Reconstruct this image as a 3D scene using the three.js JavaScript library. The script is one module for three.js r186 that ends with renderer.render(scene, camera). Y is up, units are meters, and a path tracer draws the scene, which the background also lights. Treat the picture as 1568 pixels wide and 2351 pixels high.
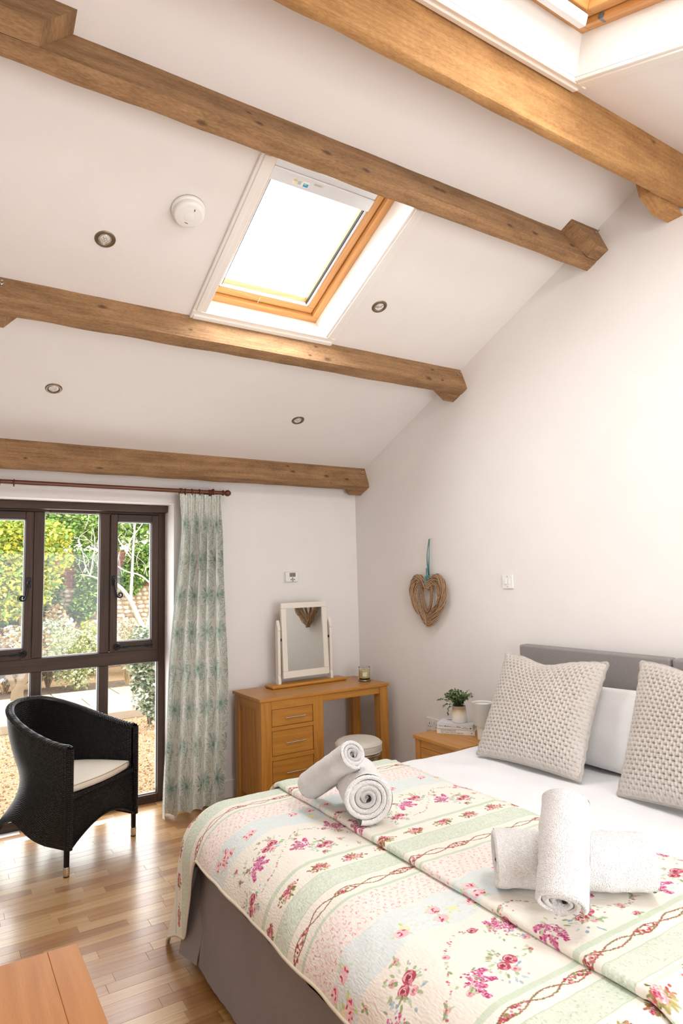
import * as THREE from 'three';
import { RoundedBoxGeometry } from 'three/addons/geometries/RoundedBoxGeometry.js';
import { ImprovedNoise } from 'three/addons/math/ImprovedNoise.js';
import { mergeGeometries, mergeVertices } from 'three/addons/utils/BufferGeometryUtils.js';
import { RectAreaLightUniformsLib } from 'three/addons/lights/RectAreaLightUniformsLib.js';

// ------------------------------------------------------------------ camera, sky, daylight, exposure
const scene = new THREE.Scene();
const camera = new THREE.PerspectiveCamera(77.54, 1568 / 2351, 0.05, 200);
camera.position.set(-2.993, 1.55, 4.521);
camera.rotation.set(0.10394, -0.5628, -0.02585, 'YXZ');
scene.add(camera);
scene.background = new THREE.Color(1.0, 1.0, 1.0);           // even, overcast sky
scene.backgroundIntensity = 3.4;
RectAreaLightUniformsLib.init();
const renderer = new THREE.WebGLRenderer({ antialias: true });
renderer.toneMapping = THREE.LinearToneMapping;
renderer.toneMappingExposure = 1.15;
renderer.shadowMap.enabled = true;

// the roof: two slopes either side of a ridge board
const SL = 0.4117, TH = Math.atan(SL), CO = Math.cos(TH), SI = Math.sin(TH), Y0 = 2.398;
const RIDGE_Y = 3.53, RIDGE_Z = 2.995, XL = -4.0, ZB = 5.745;
const V = (x, y, z) => new THREE.Vector3(x, y, z);
// frame on the window-side slope: local x along the ridge, local y up the slope, local z into the room
const slopeFrame = (x, s, n = 0) => new THREE.Matrix4().makeBasis(V(1, 0, 0), V(0, SI, CO), V(0, -CO, SI)).setPosition(x, Y0 + s * SI - n * CO, s * CO + n * SI);
// frame on the far slope over the bed: local y runs down the slope
const slopeFrame2 = (x, s, n = 0) => new THREE.Matrix4().makeBasis(V(1, 0, 0), V(0, -SI, CO), V(0, -CO, -SI)).setPosition(x, RIDGE_Y - s * SI - n * CO, RIDGE_Z + s * CO - n * SI);
const place = (o, m) => { o.position.setFromMatrixPosition(m); o.quaternion.setFromRotationMatrix(m); return o; };

function daylight(name, w, h, intensity, color, matrix, at, to) {
  const l = new THREE.RectAreaLight(color, intensity, w, h);
  l.name = name; l.castShadow = true;
  if (matrix) { place(l, matrix); l.rotateX(Math.PI); } else { l.position.copy(at); l.lookAt(to); }
  scene.add(l);
  return l;
}
// daylight entering through each glazed opening (an area light emits along its local -z)
daylight('skylight_daylight', 0.56, 0.62, 13, 0xfafcff, slopeFrame(-1.5, 1.9, -0.10));
daylight('bed_skylight_daylight', 0.62, 0.6, 14, 0xfbfdff, slopeFrame2(-1.29, 0.86, -0.02));
daylight('garden_window_daylight', 1.2, 1.95, 3.6, 0xf6faff, null, V(-2.2, 1.05, -0.30), V(-2.2, 1.05, 3));
daylight('rear_window_daylight', 2.3, 1.9, 2.9, 0xf8faff, null, V(-1.6, 1.12, 5.72), V(-1.6, 1.12, 0));

// ------------------------------------------------------------------ helpers
let seed = 20240;
const rnd = () => { seed = (seed + 0x6d2b79f5) | 0; let t = Math.imul(seed ^ (seed >>> 15), 1 | seed); t = (t + Math.imul(t ^ (t >>> 7), 61 | t)) ^ t; return ((t ^ (t >>> 14)) >>> 0) / 4294967296; };
const rr = (a, b) => a + (b - a) * rnd();
const pick = (a) => a[Math.floor(rnd() * a.length)];
const clamp = THREE.MathUtils.clamp, lerp = THREE.MathUtils.lerp, sstep = THREE.MathUtils.smoothstep;
const PN = new ImprovedNoise(), noise = (x, y = 0, z = 0) => PN.noise(x, y, z);
const fbm = (x, y, z = 0, o = 4) => { let s = 0, a = 0.5; for (let i = 0; i < o; i++) { s += a * noise(x, y, z + i * 7.3); x *= 2.03; y *= 2.03; a *= 0.5; } return s; };
const taken = new Map();
const numbered = (n) => { const k = taken.get(n) ?? 0; taken.set(n, k + 1); return k ? n + '_' + String(k).padStart(3, '0') : n; };
function tag(o, label, category, group, kind) {
  o.userData.label = label; o.userData.category = category;
  if (group) o.userData.group = group;
  if (kind) o.userData.kind = kind;
  return o;
}
function thing(name, label, category, pos, rotY = 0, group, kind) {
  const o = new THREE.Group(); o.name = numbered(name); scene.add(o);
  if (pos) o.position.set(...pos);
  o.rotation.y = rotY;
  return tag(o, label, category, group, kind);
}
const structure = (name, label, category, pos, rotY) => thing(name, label, category, pos, rotY, null, 'structure');
function part(parent, name, geo, mat, pos, rot) {
  const m = new THREE.Mesh(geo, mat); m.name = name; m.castShadow = m.receiveShadow = true;
  if (pos) m.position.set(...pos);
  if (rot) m.rotation.set(...rot);
  parent.add(m); return m;
}
const solo = (name, geo, mat, label, category, pos, rot, group, kind) => tag(part(scene, numbered(name), geo, mat, pos, rot), label, category, group, kind);

// uv in metres from the face that each triangle belongs to; grain = axis along which u runs
function uvm(geo, grain = 'x', off = 0) {
  const g = geo.index ? geo.toNonIndexed() : geo, p = g.attributes.position, uv = new Float32Array(p.count * 2), a = V(), b = V(), c = V(), n = V();
  const G = { x: 0, y: 1, z: 2 }[grain];
  for (let i = 0; i < p.count; i += 3) {
    a.fromBufferAttribute(p, i); b.fromBufferAttribute(p, i + 1); c.fromBufferAttribute(p, i + 2);
    n.copy(b).sub(a).cross(c.clone().sub(a));
    const m = [Math.abs(n.x), Math.abs(n.y), Math.abs(n.z)], k = m.indexOf(Math.max(...m));
    let [u, v] = [0, 1, 2].filter((q) => q !== k);
    if (v === G) [u, v] = [v, u];
    for (let j = 0; j < 3; j++) { uv[(i + j) * 2] = p.getComponent(i + j, u) + off * 1.37; uv[(i + j) * 2 + 1] = p.getComponent(i + j, v) + off * 0.731 + k * 0.19; }
  }
  g.setAttribute('uv', new THREE.BufferAttribute(uv, 2));
  return g;
}
const box = (w, h, d, { b = 0.002, grain = 'x', off = rnd() * 9, seg = 1 } = {}) => uvm(b ? new RoundedBoxGeometry(w, h, d, seg, Math.min(b, w / 2.1, h / 2.1, d / 2.1)) : new THREE.BoxGeometry(w, h, d), grain, off);
const boxAt = (x0, x1, y0, y1, z0, z1, o) => box(x1 - x0, y1 - y0, z1 - z0, o).translate((x0 + x1) / 2, (y0 + y1) / 2, (z0 + z1) / 2);
// a closed prism between two outlines of equal length
function prism(A, B, grain = 'x') {
  const pos = [], n = A.length, tri = (a, b, c) => pos.push(...a, ...b, ...c);
  for (let i = 1; i < n - 1; i++) { tri(A[0], A[i + 1], A[i]); tri(B[0], B[i], B[i + 1]); }
  for (let i = 0; i < n; i++) { const j = (i + 1) % n; tri(A[i], A[j], B[j]); tri(A[i], B[j], B[i]); }
  let g = new THREE.BufferGeometry(); g.setAttribute('position', new THREE.Float32BufferAttribute(pos, 3)); g.computeVertexNormals();
  return uvm(g, grain, rnd() * 5);
}
// extruded outline in x, y with holes, from z = 0 to z = d
function slab(outline, holes, d) {
  const sh = new THREE.Shape(outline.map((p) => new THREE.Vector2(...p)));
  for (const h of holes) sh.holes.push(new THREE.Path(h.map((p) => new THREE.Vector2(...p))));
  return new THREE.ExtrudeGeometry(sh, { depth: d, bevelEnabled: false });
}
const rect = (x0, x1, y0, y1) => [[x0, y0], [x1, y0], [x1, y1], [x0, y1]];
const lathe = (pts, seg = 40) => new THREE.LatheGeometry(pts.map((p) => new THREE.Vector2(...p)), seg);
const tube = (pts, r, seg = 32, rad = 8, closed = false) => new THREE.TubeGeometry(new THREE.CatmullRomCurve3(pts.map((p) => V(...p)), closed), seg, r, rad, closed);
const merge = (list) => { const any = list.some((g) => !g.index); const q = list.map((g) => { g = any && g.index ? g.toNonIndexed() : g; for (const k of Object.keys(g.attributes)) if (!['position', 'normal', 'uv'].includes(k)) g.deleteAttribute(k); if (!g.attributes.uv) g.setAttribute('uv', new THREE.Float32BufferAttribute(new Float32Array(g.attributes.position.count * 2), 2)); return g; }); return mergeGeometries(q); };
// a grid surface from a function (u, v in 0..1) -> [x, y, z]; uv from uvf or u, v
function sheet(nu, nv, f, uvf) {
  const pos = [], uv = [], idx = [];
  for (let j = 0; j <= nv; j++) for (let i = 0; i <= nu; i++) { const u = i / nu, v = j / nv; pos.push(...f(u, v)); uv.push(...(uvf ? uvf(u, v) : [u, v])); }
  for (let j = 0; j < nv; j++) for (let i = 0; i < nu; i++) { const a = j * (nu + 1) + i, b = a + 1, c = a + nu + 1, d = c + 1; idx.push(a, b, d, a, d, c); }
  const g = new THREE.BufferGeometry(); g.setAttribute('position', new THREE.Float32BufferAttribute(pos, 3)); g.setAttribute('uv', new THREE.Float32BufferAttribute(uv, 2)); g.setIndex(idx); g.computeVertexNormals();
  return g;
}
// ------------------------------------------------------------------ textures and materials
const srgb = (c) => Math.round(255 * clamp(c, 0, 1));
function dataTex(w, h, f, sx, sy, { color = true, mirror = true } = {}) {
  const d = new Uint8Array(w * h * 4);
  for (let y = 0; y < h; y++) for (let x = 0; x < w; x++) { const c = f((x / w) * sx, (y / h) * sy, x, y), i = (y * w + x) * 4; if (typeof c === 'number') { d[i] = d[i + 1] = d[i + 2] = srgb(c); } else { d[i] = srgb(c[0]); d[i + 1] = srgb(c[1]); d[i + 2] = srgb(c[2]); } d[i + 3] = 255; }
  const t = new THREE.DataTexture(d, w, h); t.magFilter = THREE.LinearFilter; t.minFilter = THREE.LinearFilter;
  t.wrapS = t.wrapT = mirror ? THREE.MirroredRepeatWrapping : THREE.RepeatWrapping; t.repeat.set(1 / sx, 1 / sy);
  if (color) t.colorSpace = THREE.SRGBColorSpace;
  t.needsUpdate = true; return t;
}
function canvasTex(w, h, draw, sx, sy, wrap = THREE.RepeatWrapping, color = true) {
  const c = document.createElement('canvas'); c.width = w; c.height = h; draw(c.getContext('2d'), w, h);
  const t = new THREE.CanvasTexture(c); t.wrapS = t.wrapT = wrap; if (sx) t.repeat.set(1 / sx, 1 / sy); if (color) t.colorSpace = THREE.SRGBColorSpace; return t;
}
const mixc = (a, b, t) => [lerp(a[0], b[0], t), lerp(a[1], b[1], t), lerp(a[2], b[2], t)];
const hex = (h) => [(h >> 16 & 255) / 255, (h >> 8 & 255) / 255, (h & 255) / 255];
const std = (o) => new THREE.MeshStandardMaterial(o), phys = (o) => new THREE.MeshPhysicalMaterial(o);
function woodTex({ w = 1024, h = 512, sx = 2, sy = 0.5, dark, light, knot = null, rings = 26, warp = 1.2, fine = 0.35, streak = 0.5, knots = 0, z = 0, speck = 0, blotch = 0, kr0 = 0.006, kr1 = 0.016 }) {
  const K = []; const keep = seed; seed = 77 + Math.floor(z * 1000);
  for (let i = 0; i < knots; i++) K.push([rr(0, sx), rr(0, sy), rr(kr0, kr1)]);
  seed = keep;
  const D = hex(dark), L = hex(light), KN = hex(knot ?? dark);
  return dataTex(w, h, (u, v) => {
    let vv = v, kd = 0;
    for (const [ku, kv, kr] of K) { const du = (u - ku) / 3.2, dv = v - kv, q = Math.exp(-(du * du + dv * dv) / (kr * kr * 6)); vv += Math.sign(dv || 1) * q * kr * 0.9; const e = Math.hypot(du * 1.7, dv) * (1 + 0.25 * noise(u * 90, v * 90, z)); kd = Math.max(kd, sstep(kr * 1.15 - e, 0, kr * 1.1)); }
    const wv = fbm(u * 0.9, vv * 4, z, 3) * warp, r = 0.5 + 0.5 * Math.sin((vv * rings + wv * 3) * 6.283);
    const st = fbm(u * 2.2, vv * 70, z + 3, 3), fi = noise(u * 40, vv * 900, z + 9), big = fbm(u * 1.3, vv * 6, z + 20, 2);
    let t = 0.5 + 0.22 * (r - 0.5) + streak * st + fine * 0.4 * fi + 0.35 * big + (blotch ? blotch * (fbm(u * 7, vv * 16, z + 40, 4) + 0.5 * noise(u * 60, vv * 160, z + 44)) : 0);
    let c = mixc(D, L, clamp(t, 0, 1));
    if (speck && noise(u * 130, vv * 130, z + 31) > 0.62) c = mixc(c, D, speck);
    return kd > 0 ? mixc(c, KN, kd * 0.7) : c;
  }, sx, sy);
}
const grainBump = dataTex(512, 512, (u, v) => 0.5 + 0.3 * fbm(u * 3, v * 90, 4, 3) + 0.25 * noise(u * 30, v * 700, 8), 0.5, 0.25, { color: false });
const plasterBump = dataTex(512, 512, (u, v) => 0.5 + 0.35 * fbm(u * 14, v * 14, 1, 4) + 0.18 * noise(u * 260, v * 260, 5), 1, 1, { color: false });
const plasterTex = dataTex(512, 512, (u, v) => { const t = 0.5 + 0.5 * fbm(u * 3, v * 3, 12, 4) + 0.1 * noise(u * 170, v * 170, 3); return mixc(hex(0xe9e4e0), hex(0xf1ede9), clamp(t, 0, 1)); }, 2, 2);
const M = {};
M.wall = std({ map: plasterTex, roughness: 0.94, bumpMap: plasterBump, bumpScale: 0.0012 });
M.whiteGloss = std({ color: 0xefebe4, roughness: 0.42 });
M.whiteLining = std({ color: 0xf3f1ed, roughness: 0.6 });
const beamTex = woodTex({ dark: 0x775839, light: 0xb28a60, knot: 0x3f2b1b, knots: 15, rings: 9, warp: 0.9, fine: 1.2, streak: 0.45, z: 1.1, speck: 0.6, blotch: 0.5, kr0: 0.008, kr1: 0.022, w: 2048, h: 512, sx: 4 });
M.beam = std({ map: beamTex, roughness: 0.85, bumpMap: grainBump, bumpScale: 0.003 });
const ridgeTex = woodTex({ dark: 0x94683c, light: 0xc4965f, knot: 0x5f4127, knots: 22, rings: 8, warp: 0.8, fine: 1.1, streak: 0.5, z: 5.1, speck: 0.5, blotch: 0.55, kr0: 0.008, kr1: 0.022, w: 2048, h: 512, sx: 4 });
M.ridge = std({ map: ridgeTex, roughness: 0.85, bumpMap: grainBump, bumpScale: 0.0025 });
const oakTex = woodTex({ dark: 0xa56a22, light: 0xd29743, rings: 22, warp: 1.1, fine: 0.5, streak: 0.45, z: 8.2 });
M.oak = phys({ map: oakTex, roughness: 0.42, bumpMap: grainBump, bumpScale: 0.0003, clearcoat: 0.25, clearcoatRoughness: 0.3 });
const pineTex = woodTex({ dark: 0xb87a3c, light: 0xe3ad6c, rings: 30, warp: 1.6, fine: 0.3, streak: 0.35, z: 11.2 });
M.pine = phys({ map: pineTex, roughness: 0.4, clearcoat: 0.3, clearcoatRoughness: 0.25 });
const darkTex = woodTex({ w: 512, h: 256, sx: 1, sy: 0.25, dark: 0x2c1b10, light: 0x533826, rings: 20, warp: 0.8, fine: 0.6, streak: 0.6, z: 14.2 });
M.frame = std({ map: darkTex, roughness: 0.58, bumpMap: grainBump, bumpScale: 0.0004 });
M.glass = phys({ color: 0xffffff, transmission: 1, thickness: 0, roughness: 0, ior: 1.5, specularIntensity: 0.8, side: THREE.DoubleSide });
M.iron = std({ color: 0x0d0c0c, roughness: 0.45, metalness: 0.4 });
M.chrome = std({ color: 0xd9d7d2, roughness: 0.22, metalness: 1 });
M.bronze = std({ color: 0x8a7a66, roughness: 0.38, metalness: 0.9 });
M.plastic = std({ color: 0xeeebe6, roughness: 0.35 });
M.rubber = std({ color: 0x3a3a3a, roughness: 0.6 });
// ------------------------------------------------------------------ the room
const WIN = { x0: -2.86, x1: -1.573, y1: 2.12 };
{ // floor: strips of oak running along the window wall, one mesh each where they show
  const floor = structure('floor', 'honey oak strip floor of short staggered boards', 'floor');
  part(floor, 'subfloor', boxAt(XL - 0.2, 0.2, -0.16, -0.012, -0.21, ZB + 0.2, { b: 0 }), std({ color: 0x4a3a28, roughness: 0.9 }));
  const tones = [[0x966635, 0xbd9058], [0xa37540, 0xc79f6a], [0x8a5b2c, 0xb38149], [0xa97f4b, 0xcda877], [0x996d3d, 0xbd905b]];
  const mats = tones.map(([dark, light], i) => phys({ map: woodTex({ w: 512, h: 256, sx: 1.2, sy: 0.25, dark, light, rings: 24, warp: 1.3, fine: 0.45, streak: 0.45, z: 20 + i * 3.1 }), roughness: 0.33, bumpMap: grainBump, bumpScale: 0.0002, clearcoat: 0.5, clearcoatRoughness: 0.2 }));
  const rest = tones.map(() => []), W = 0.0655; let row = 0, shown = 0;
  for (let z = -3 * W - 0.012; z < ZB; z += W, row++) {
    const lo = z < -0.02 ? WIN.x0 : XL, hi = z < -0.02 ? WIN.x1 : 0;
    let x = XL - rr(0, 0.4);
    while (x < hi) {
      const L = rr(0.28, 0.62), x0 = Math.max(x, lo), x1 = Math.min(x + L, hi), k = Math.floor(rnd() * tones.length);
      x += L;
      if (x1 - x0 < 0.02) continue;
      const inView = z < 3.1 && x0 < -1.45 + (z < 1.2 ? 0.75 : 0) && x1 > -3.0 && shown < 300;
      const g = box(x1 - x0 - 0.0007, 0.012, W - 0.0007, { b: 0.0006, off: rnd() * 20 });
      const p = [(x0 + x1) / 2, -0.006 + rr(-0.0002, 0.0002), z + W / 2];
      if (inView) { shown++; part(floor, 'plank', g, mats[k], p); } else rest[k].push(g.translate(...p));
    }
  }
  rest.forEach((l, k) => { const m = part(floor, 'further_planks', merge(l), mats[k]); m.userData.kind = 'stuff'; });
}
// walls
const gable = [[-0.35, 0], [ZB + 0.3, 0], [ZB + 0.3, 2.45], [2.97, 3.85], [-0.35, 2.45]];
{
  const wr = slab(gable, [], 0.3).rotateY(-Math.PI / 2).translate(0.3, 0, 0); // z->x
  const fix = (g) => uvm(g, 'z');
  solo('wall_right', fix(wr), M.wall, 'white plastered gable wall behind the headboard', 'wall', null, null, null, 'structure');
  const wl = slab(gable, [], 0.3).rotateY(-Math.PI / 2).translate(XL, 0, 0);
  solo('wall_left', fix(wl), M.wall, 'white plastered gable wall opposite the headboard', 'wall', null, null, null, 'structure');
  const ww = slab(rect(XL - 0.3, 0.3, -0.15, 2.5), [rect(WIN.x0, WIN.x1, 0, WIN.y1)], 0.35).translate(0, 0, -0.35);
  solo('wall_window', uvm(ww), M.wall, 'white plastered wall around the garden window', 'wall', null, null, null, 'structure');
  const wb = slab(rect(XL - 0.3, 0.3, -0.15, 2.5), [rect(-2.8, -0.4, 0.1, 2.1)], 0.3).translate(0, 0, ZB);
  solo('wall_back', uvm(wb), M.wall, 'white plastered wall facing the garden window', 'wall', null, null, null, 'structure');
  const w3 = structure('window_4', 'plain glazed window in the wall facing the garden window', 'window', [-1.6, 0.1, ZB + 0.2]);
  for (const [n, ...b] of [['frame_rail', -1.2, 1.2, 0, 0.06], ['frame_rail', -1.2, 1.2, 1.94, 2.0], ['frame_stile', -1.2, -1.14, 0.06, 1.94], ['frame_stile', 1.14, 1.2, 0.06, 1.94], ['mullion', -0.03, 0.03, 0.06, 1.94]]) part(w3, n, boxAt(...b, -0.03, 0.03), M.frame);
  for (const s of [-1, 1]) part(w3, 'pane', new THREE.PlaneGeometry(1.11, 1.88).translate(s * 0.585, 1, 0), M.glass);
}
{ // ceilings with their skylight wells
  const c1 = slab(rect(XL - 0.3, 0.3, -0.45, 3.28), [rect(-1.865, -1.095, 1.45, 2.53)], 0.2).translate(0, 0, -0.2);
  const o1 = solo('ceiling', uvm(c1), M.wall, 'white sloping ceiling over the garden window', 'ceiling', null, null, null, 'structure'); place(o1, slopeFrame(0, 0));
  const c2 = slab(rect(XL - 0.3, 0.3, -0.01, 3.35), [rect(-1.68, -0.9, 0.05, 1.25)], 0.2).translate(0, 0, -0.2);
  const o2 = solo('ceiling', uvm(c2), M.wall, 'white sloping ceiling over the bed', 'ceiling', null, null, null, 'structure'); place(o2, slopeFrame2(0, 0));
  const bb = structure('baseboard_window', 'white painted skirting board under the thermostat', 'skirting');
  part(bb, 'board', boxAt(WIN.x1, -0.0, 0, 0.12, 0, 0.016), M.whiteGloss);
  const br = structure('baseboard_right', 'white painted skirting board along the headboard wall', 'skirting');
  part(br, 'board', boxAt(-0.016, 0, 0, 0.12, 0.016, ZB), M.whiteGloss);
  const bl = structure('baseboard_left', 'white painted skirting board along the wall opposite the headboard', 'skirting');
  part(bl, 'board', boxAt(XL, XL + 0.016, 0, 0.12, 0, ZB), M.whiteGloss);
}
// timber beams
function roughBeam(L, d, w, off, seg = 90) { // along x; d in y, w in z
  const g = new THREE.BoxGeometry(L, d, w, seg, 4, 4), p = g.attributes.position;
  for (let i = 0; i < p.count; i++) {
    let x = p.getX(i), y = p.getY(i), z = p.getZ(i);
    const ey = Math.abs(y) > d * 0.49, ez = Math.abs(z) > w * 0.49, ex = Math.abs(x) > L * 0.4999;
    if (ey && ez) { const c = 0.0035 + 0.003 * noise(x * 5 + off, y * 9, z * 9); y -= Math.sign(y) * c; z -= Math.sign(z) * c; }
    if (!ex) { y += 0.0018 * noise(x * 2 + off, z * 20, 3) + 0.001 * noise(x * 14, y * 40, z * 40 + off); z += 0.0025 * noise(x * 2.4 + off, y * 20, 7) + 0.001 * noise(x * 14 + 5, y * 40, z * 40); }
    p.setXYZ(i, x, y, z);
  }
  g.computeVertexNormals();
  return uvm(g, 'x', off);
}
function purlin(label, s, d, w, off, ends) { // front (upper) face at s, thickness w down the slope, depth d into the room
  const o = thing('ceiling_beam', label, 'beam'); place(o, slopeFrame(0, s));
  const L = -XL;
  part(o, 'timber', roughBeam(L, w, d + 0.02, off).translate(-L / 2, -w / 2, d / 2 - 0.01), M.beam);
  for (const [side, front, xc, xb] of ends) { // splayed cleat: xc its length at the ceiling, xb at its underside
    const y0 = front ? 0 : -w - 0.076, y1 = front ? 0.076 : -w, sg = side === 'r' ? 1 : -1, e = side === 'r' ? -0.0 : xc - 0.55, dd = d - 0.002;
    const A = [[e, y0, -0.005], [xc, y0, -0.005], [xb, y0, dd], [e, y0, dd]], B = A.map(([x, , z]) => [x, y1, z]);
    part(o, 'cleat', sg > 0 ? prism(B, A) : prism(A, B), M.beam);
    part(o, 'bolt', merge([new THREE.CylinderGeometry(0.009, 0.009, 0.012, 6), new THREE.CylinderGeometry(0.005, 0.005, 0.03, 8).translate(0, 0.008, 0)]), M.chrome, [side === 'r' ? -0.045 : xc - 0.14, front ? 0.08 : 0.004, 0.05]);
  }
  return o;
}
purlin('sawn timber beam just above the curtain pole', 0.171, 0.178, 0.075, 1.3, [['r', false, -0.21, -0.12]]);
purlin('sawn timber beam under the lower edge of the skylight', 1.471, 0.16, 0.083, 4.9, [['r', false, -0.22, -0.09], ['l', false, -2.66, -2.78]]);
purlin('sawn timber beam crossing over the top of the skylight', 2.605, 0.16, 0.078, 8.1, [['r', true, -0.216, -0.09], ['l', true, -2.67, -2.784]]);
{
  const o = thing('ridge_beam', 'deep knotty timber ridge beam beside the bed skylight', 'beam', [0, 3.288, 2.971]);
  part(o, 'timber', roughBeam(-XL, 0.34, 0.049, 3.7).translate(XL / 2, 0.17, 0), M.ridge);
  const A = [[0, -0.03, -0.1], [-0.27, 0.16, -0.1], [-0.23, 0.03, -0.1], [-0.13, -0.03, -0.1]].map((p) => p), B = A.map(([x, y]) => [x, y, -0.024]);
  part(o, 'cleat', prism(A, B), M.ridge);
}
// skylights
function skylight(name, label, frameAt, trimName, trimLabel, { x0, x1, s0, s1, flare, dep, blind }) {
  const t = structure(trimName, trimLabel, 'trim'); place(t, frameAt(0, 0));
  const W = 0.072, T = 0.016;
  const mould = (a0, a1, b0, b1, along) => { // one architrave board with a stepped face
    const gs = [boxAt(a0, a1, b0, b1, 0, T, { b: 0.003 })];
    if (along === 'x') gs.push(boxAt(a0 + 0.012, a1 - 0.012, b0 + 0.014, b1 - 0.03, T - 0.004, T + 0.007, { b: 0.004 }), boxAt(a0, a1, b1 - 0.012, b1 - 0.002, T - 0.004, T + 0.003, { b: 0.002 }));
    else gs.push(boxAt(a0 + 0.014, a1 - 0.03, b0, b1, T - 0.004, T + 0.007, { b: 0.004 }));
    return merge(gs);
  };
  part(t, 'moulding', mould(x0 - W, x1 + W, s0 - W, s0, 'x'), M.whiteGloss);
  part(t, 'moulding', mould(x0 - W, x1 + W, s1, s1 + W, 'x'), M.whiteGloss);
  part(t, 'moulding', mould(x0 - W, x0, s0, s1, 's'), M.whiteGloss);
  part(t, 'moulding', mould(x1, x1 + W, s0, s1, 's'), M.whiteGloss);
  const D = -dep, q = 0.014, L4 = (a, b) => part(t, 'lining', prism(a, b), M.whiteLining);
  L4([[x0, s0, 0], [x1, s0, 0], [x1, s0 - flare, D], [x0, s0 - flare, D]], [[x0, s0 - q, 0], [x1, s0 - q, 0], [x1, s0 - flare - q, D], [x0, s0 - flare - q, D]]);
  L4([[x0, s1 + q, 0], [x1, s1 + q, 0], [x1, s1 + flare + q, D], [x0, s1 + flare + q, D]], [[x0, s1, 0], [x1, s1, 0], [x1, s1 + flare, D], [x0, s1 + flare, D]]);
  L4([[x0 - q, s0, 0], [x0, s0, 0], [x0, s0 - flare, D], [x0 - q, s0 - flare, D]], [[x0 - q, s1, 0], [x0, s1, 0], [x0, s1 + flare, D], [x0 - q, s1 + flare, D]]);
  L4([[x1, s0, 0], [x1 + q, s0, 0], [x1 + q, s0 - flare, D], [x1, s0 - flare, D]], [[x1, s1, 0], [x1 + q, s1, 0], [x1 + q, s1 + flare, D], [x1, s1 + flare, D]]);
  const w = structure(name, label, 'skylight'); place(w, frameAt(0, 0));
  const a0 = x0, a1 = x1, b0 = s0 - flare, b1 = s1 + flare, F = 0.042, S = 0.04, z1 = D + 0.004, z0 = D - 0.09;
  const ring = (nm, mat, i, o, za, zb) => { // four members: i = inner inset, o = outer inset
    part(w, nm, boxAt(a0 + o, a1 - o, b0 + o, b0 + i, za, zb, { b: 0.003 }), mat); part(w, nm, boxAt(a0 + o, a1 - o, b1 - i, b1 - o, za, zb, { b: 0.003 }), mat);
    part(w, nm, boxAt(a0 + o, a0 + i, b0 + i, b1 - i, za, zb, { b: 0.003, grain: 'y' }), mat); part(w, nm, boxAt(a1 - i, a1 - o, b0 + i, b1 - i, za, zb, { b: 0.003, grain: 'y' }), mat);
  };
  ring('frame_rail', M.pine, F, 0, z0, z1);
  ring('sash_rail', M.pine, F + 0.005 + S, F + 0.005, z0 - 0.01, z1 - 0.022);
  part(w, 'pane', new THREE.PlaneGeometry(a1 - a0 - 2 * F, b1 - b0 - 2 * F).translate((a0 + a1) / 2, (b0 + b1) / 2, z0 + 0.012), M.glass);
  return { w, a0, a1, b0, b1, F, S, z0, z1 };
}
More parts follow.
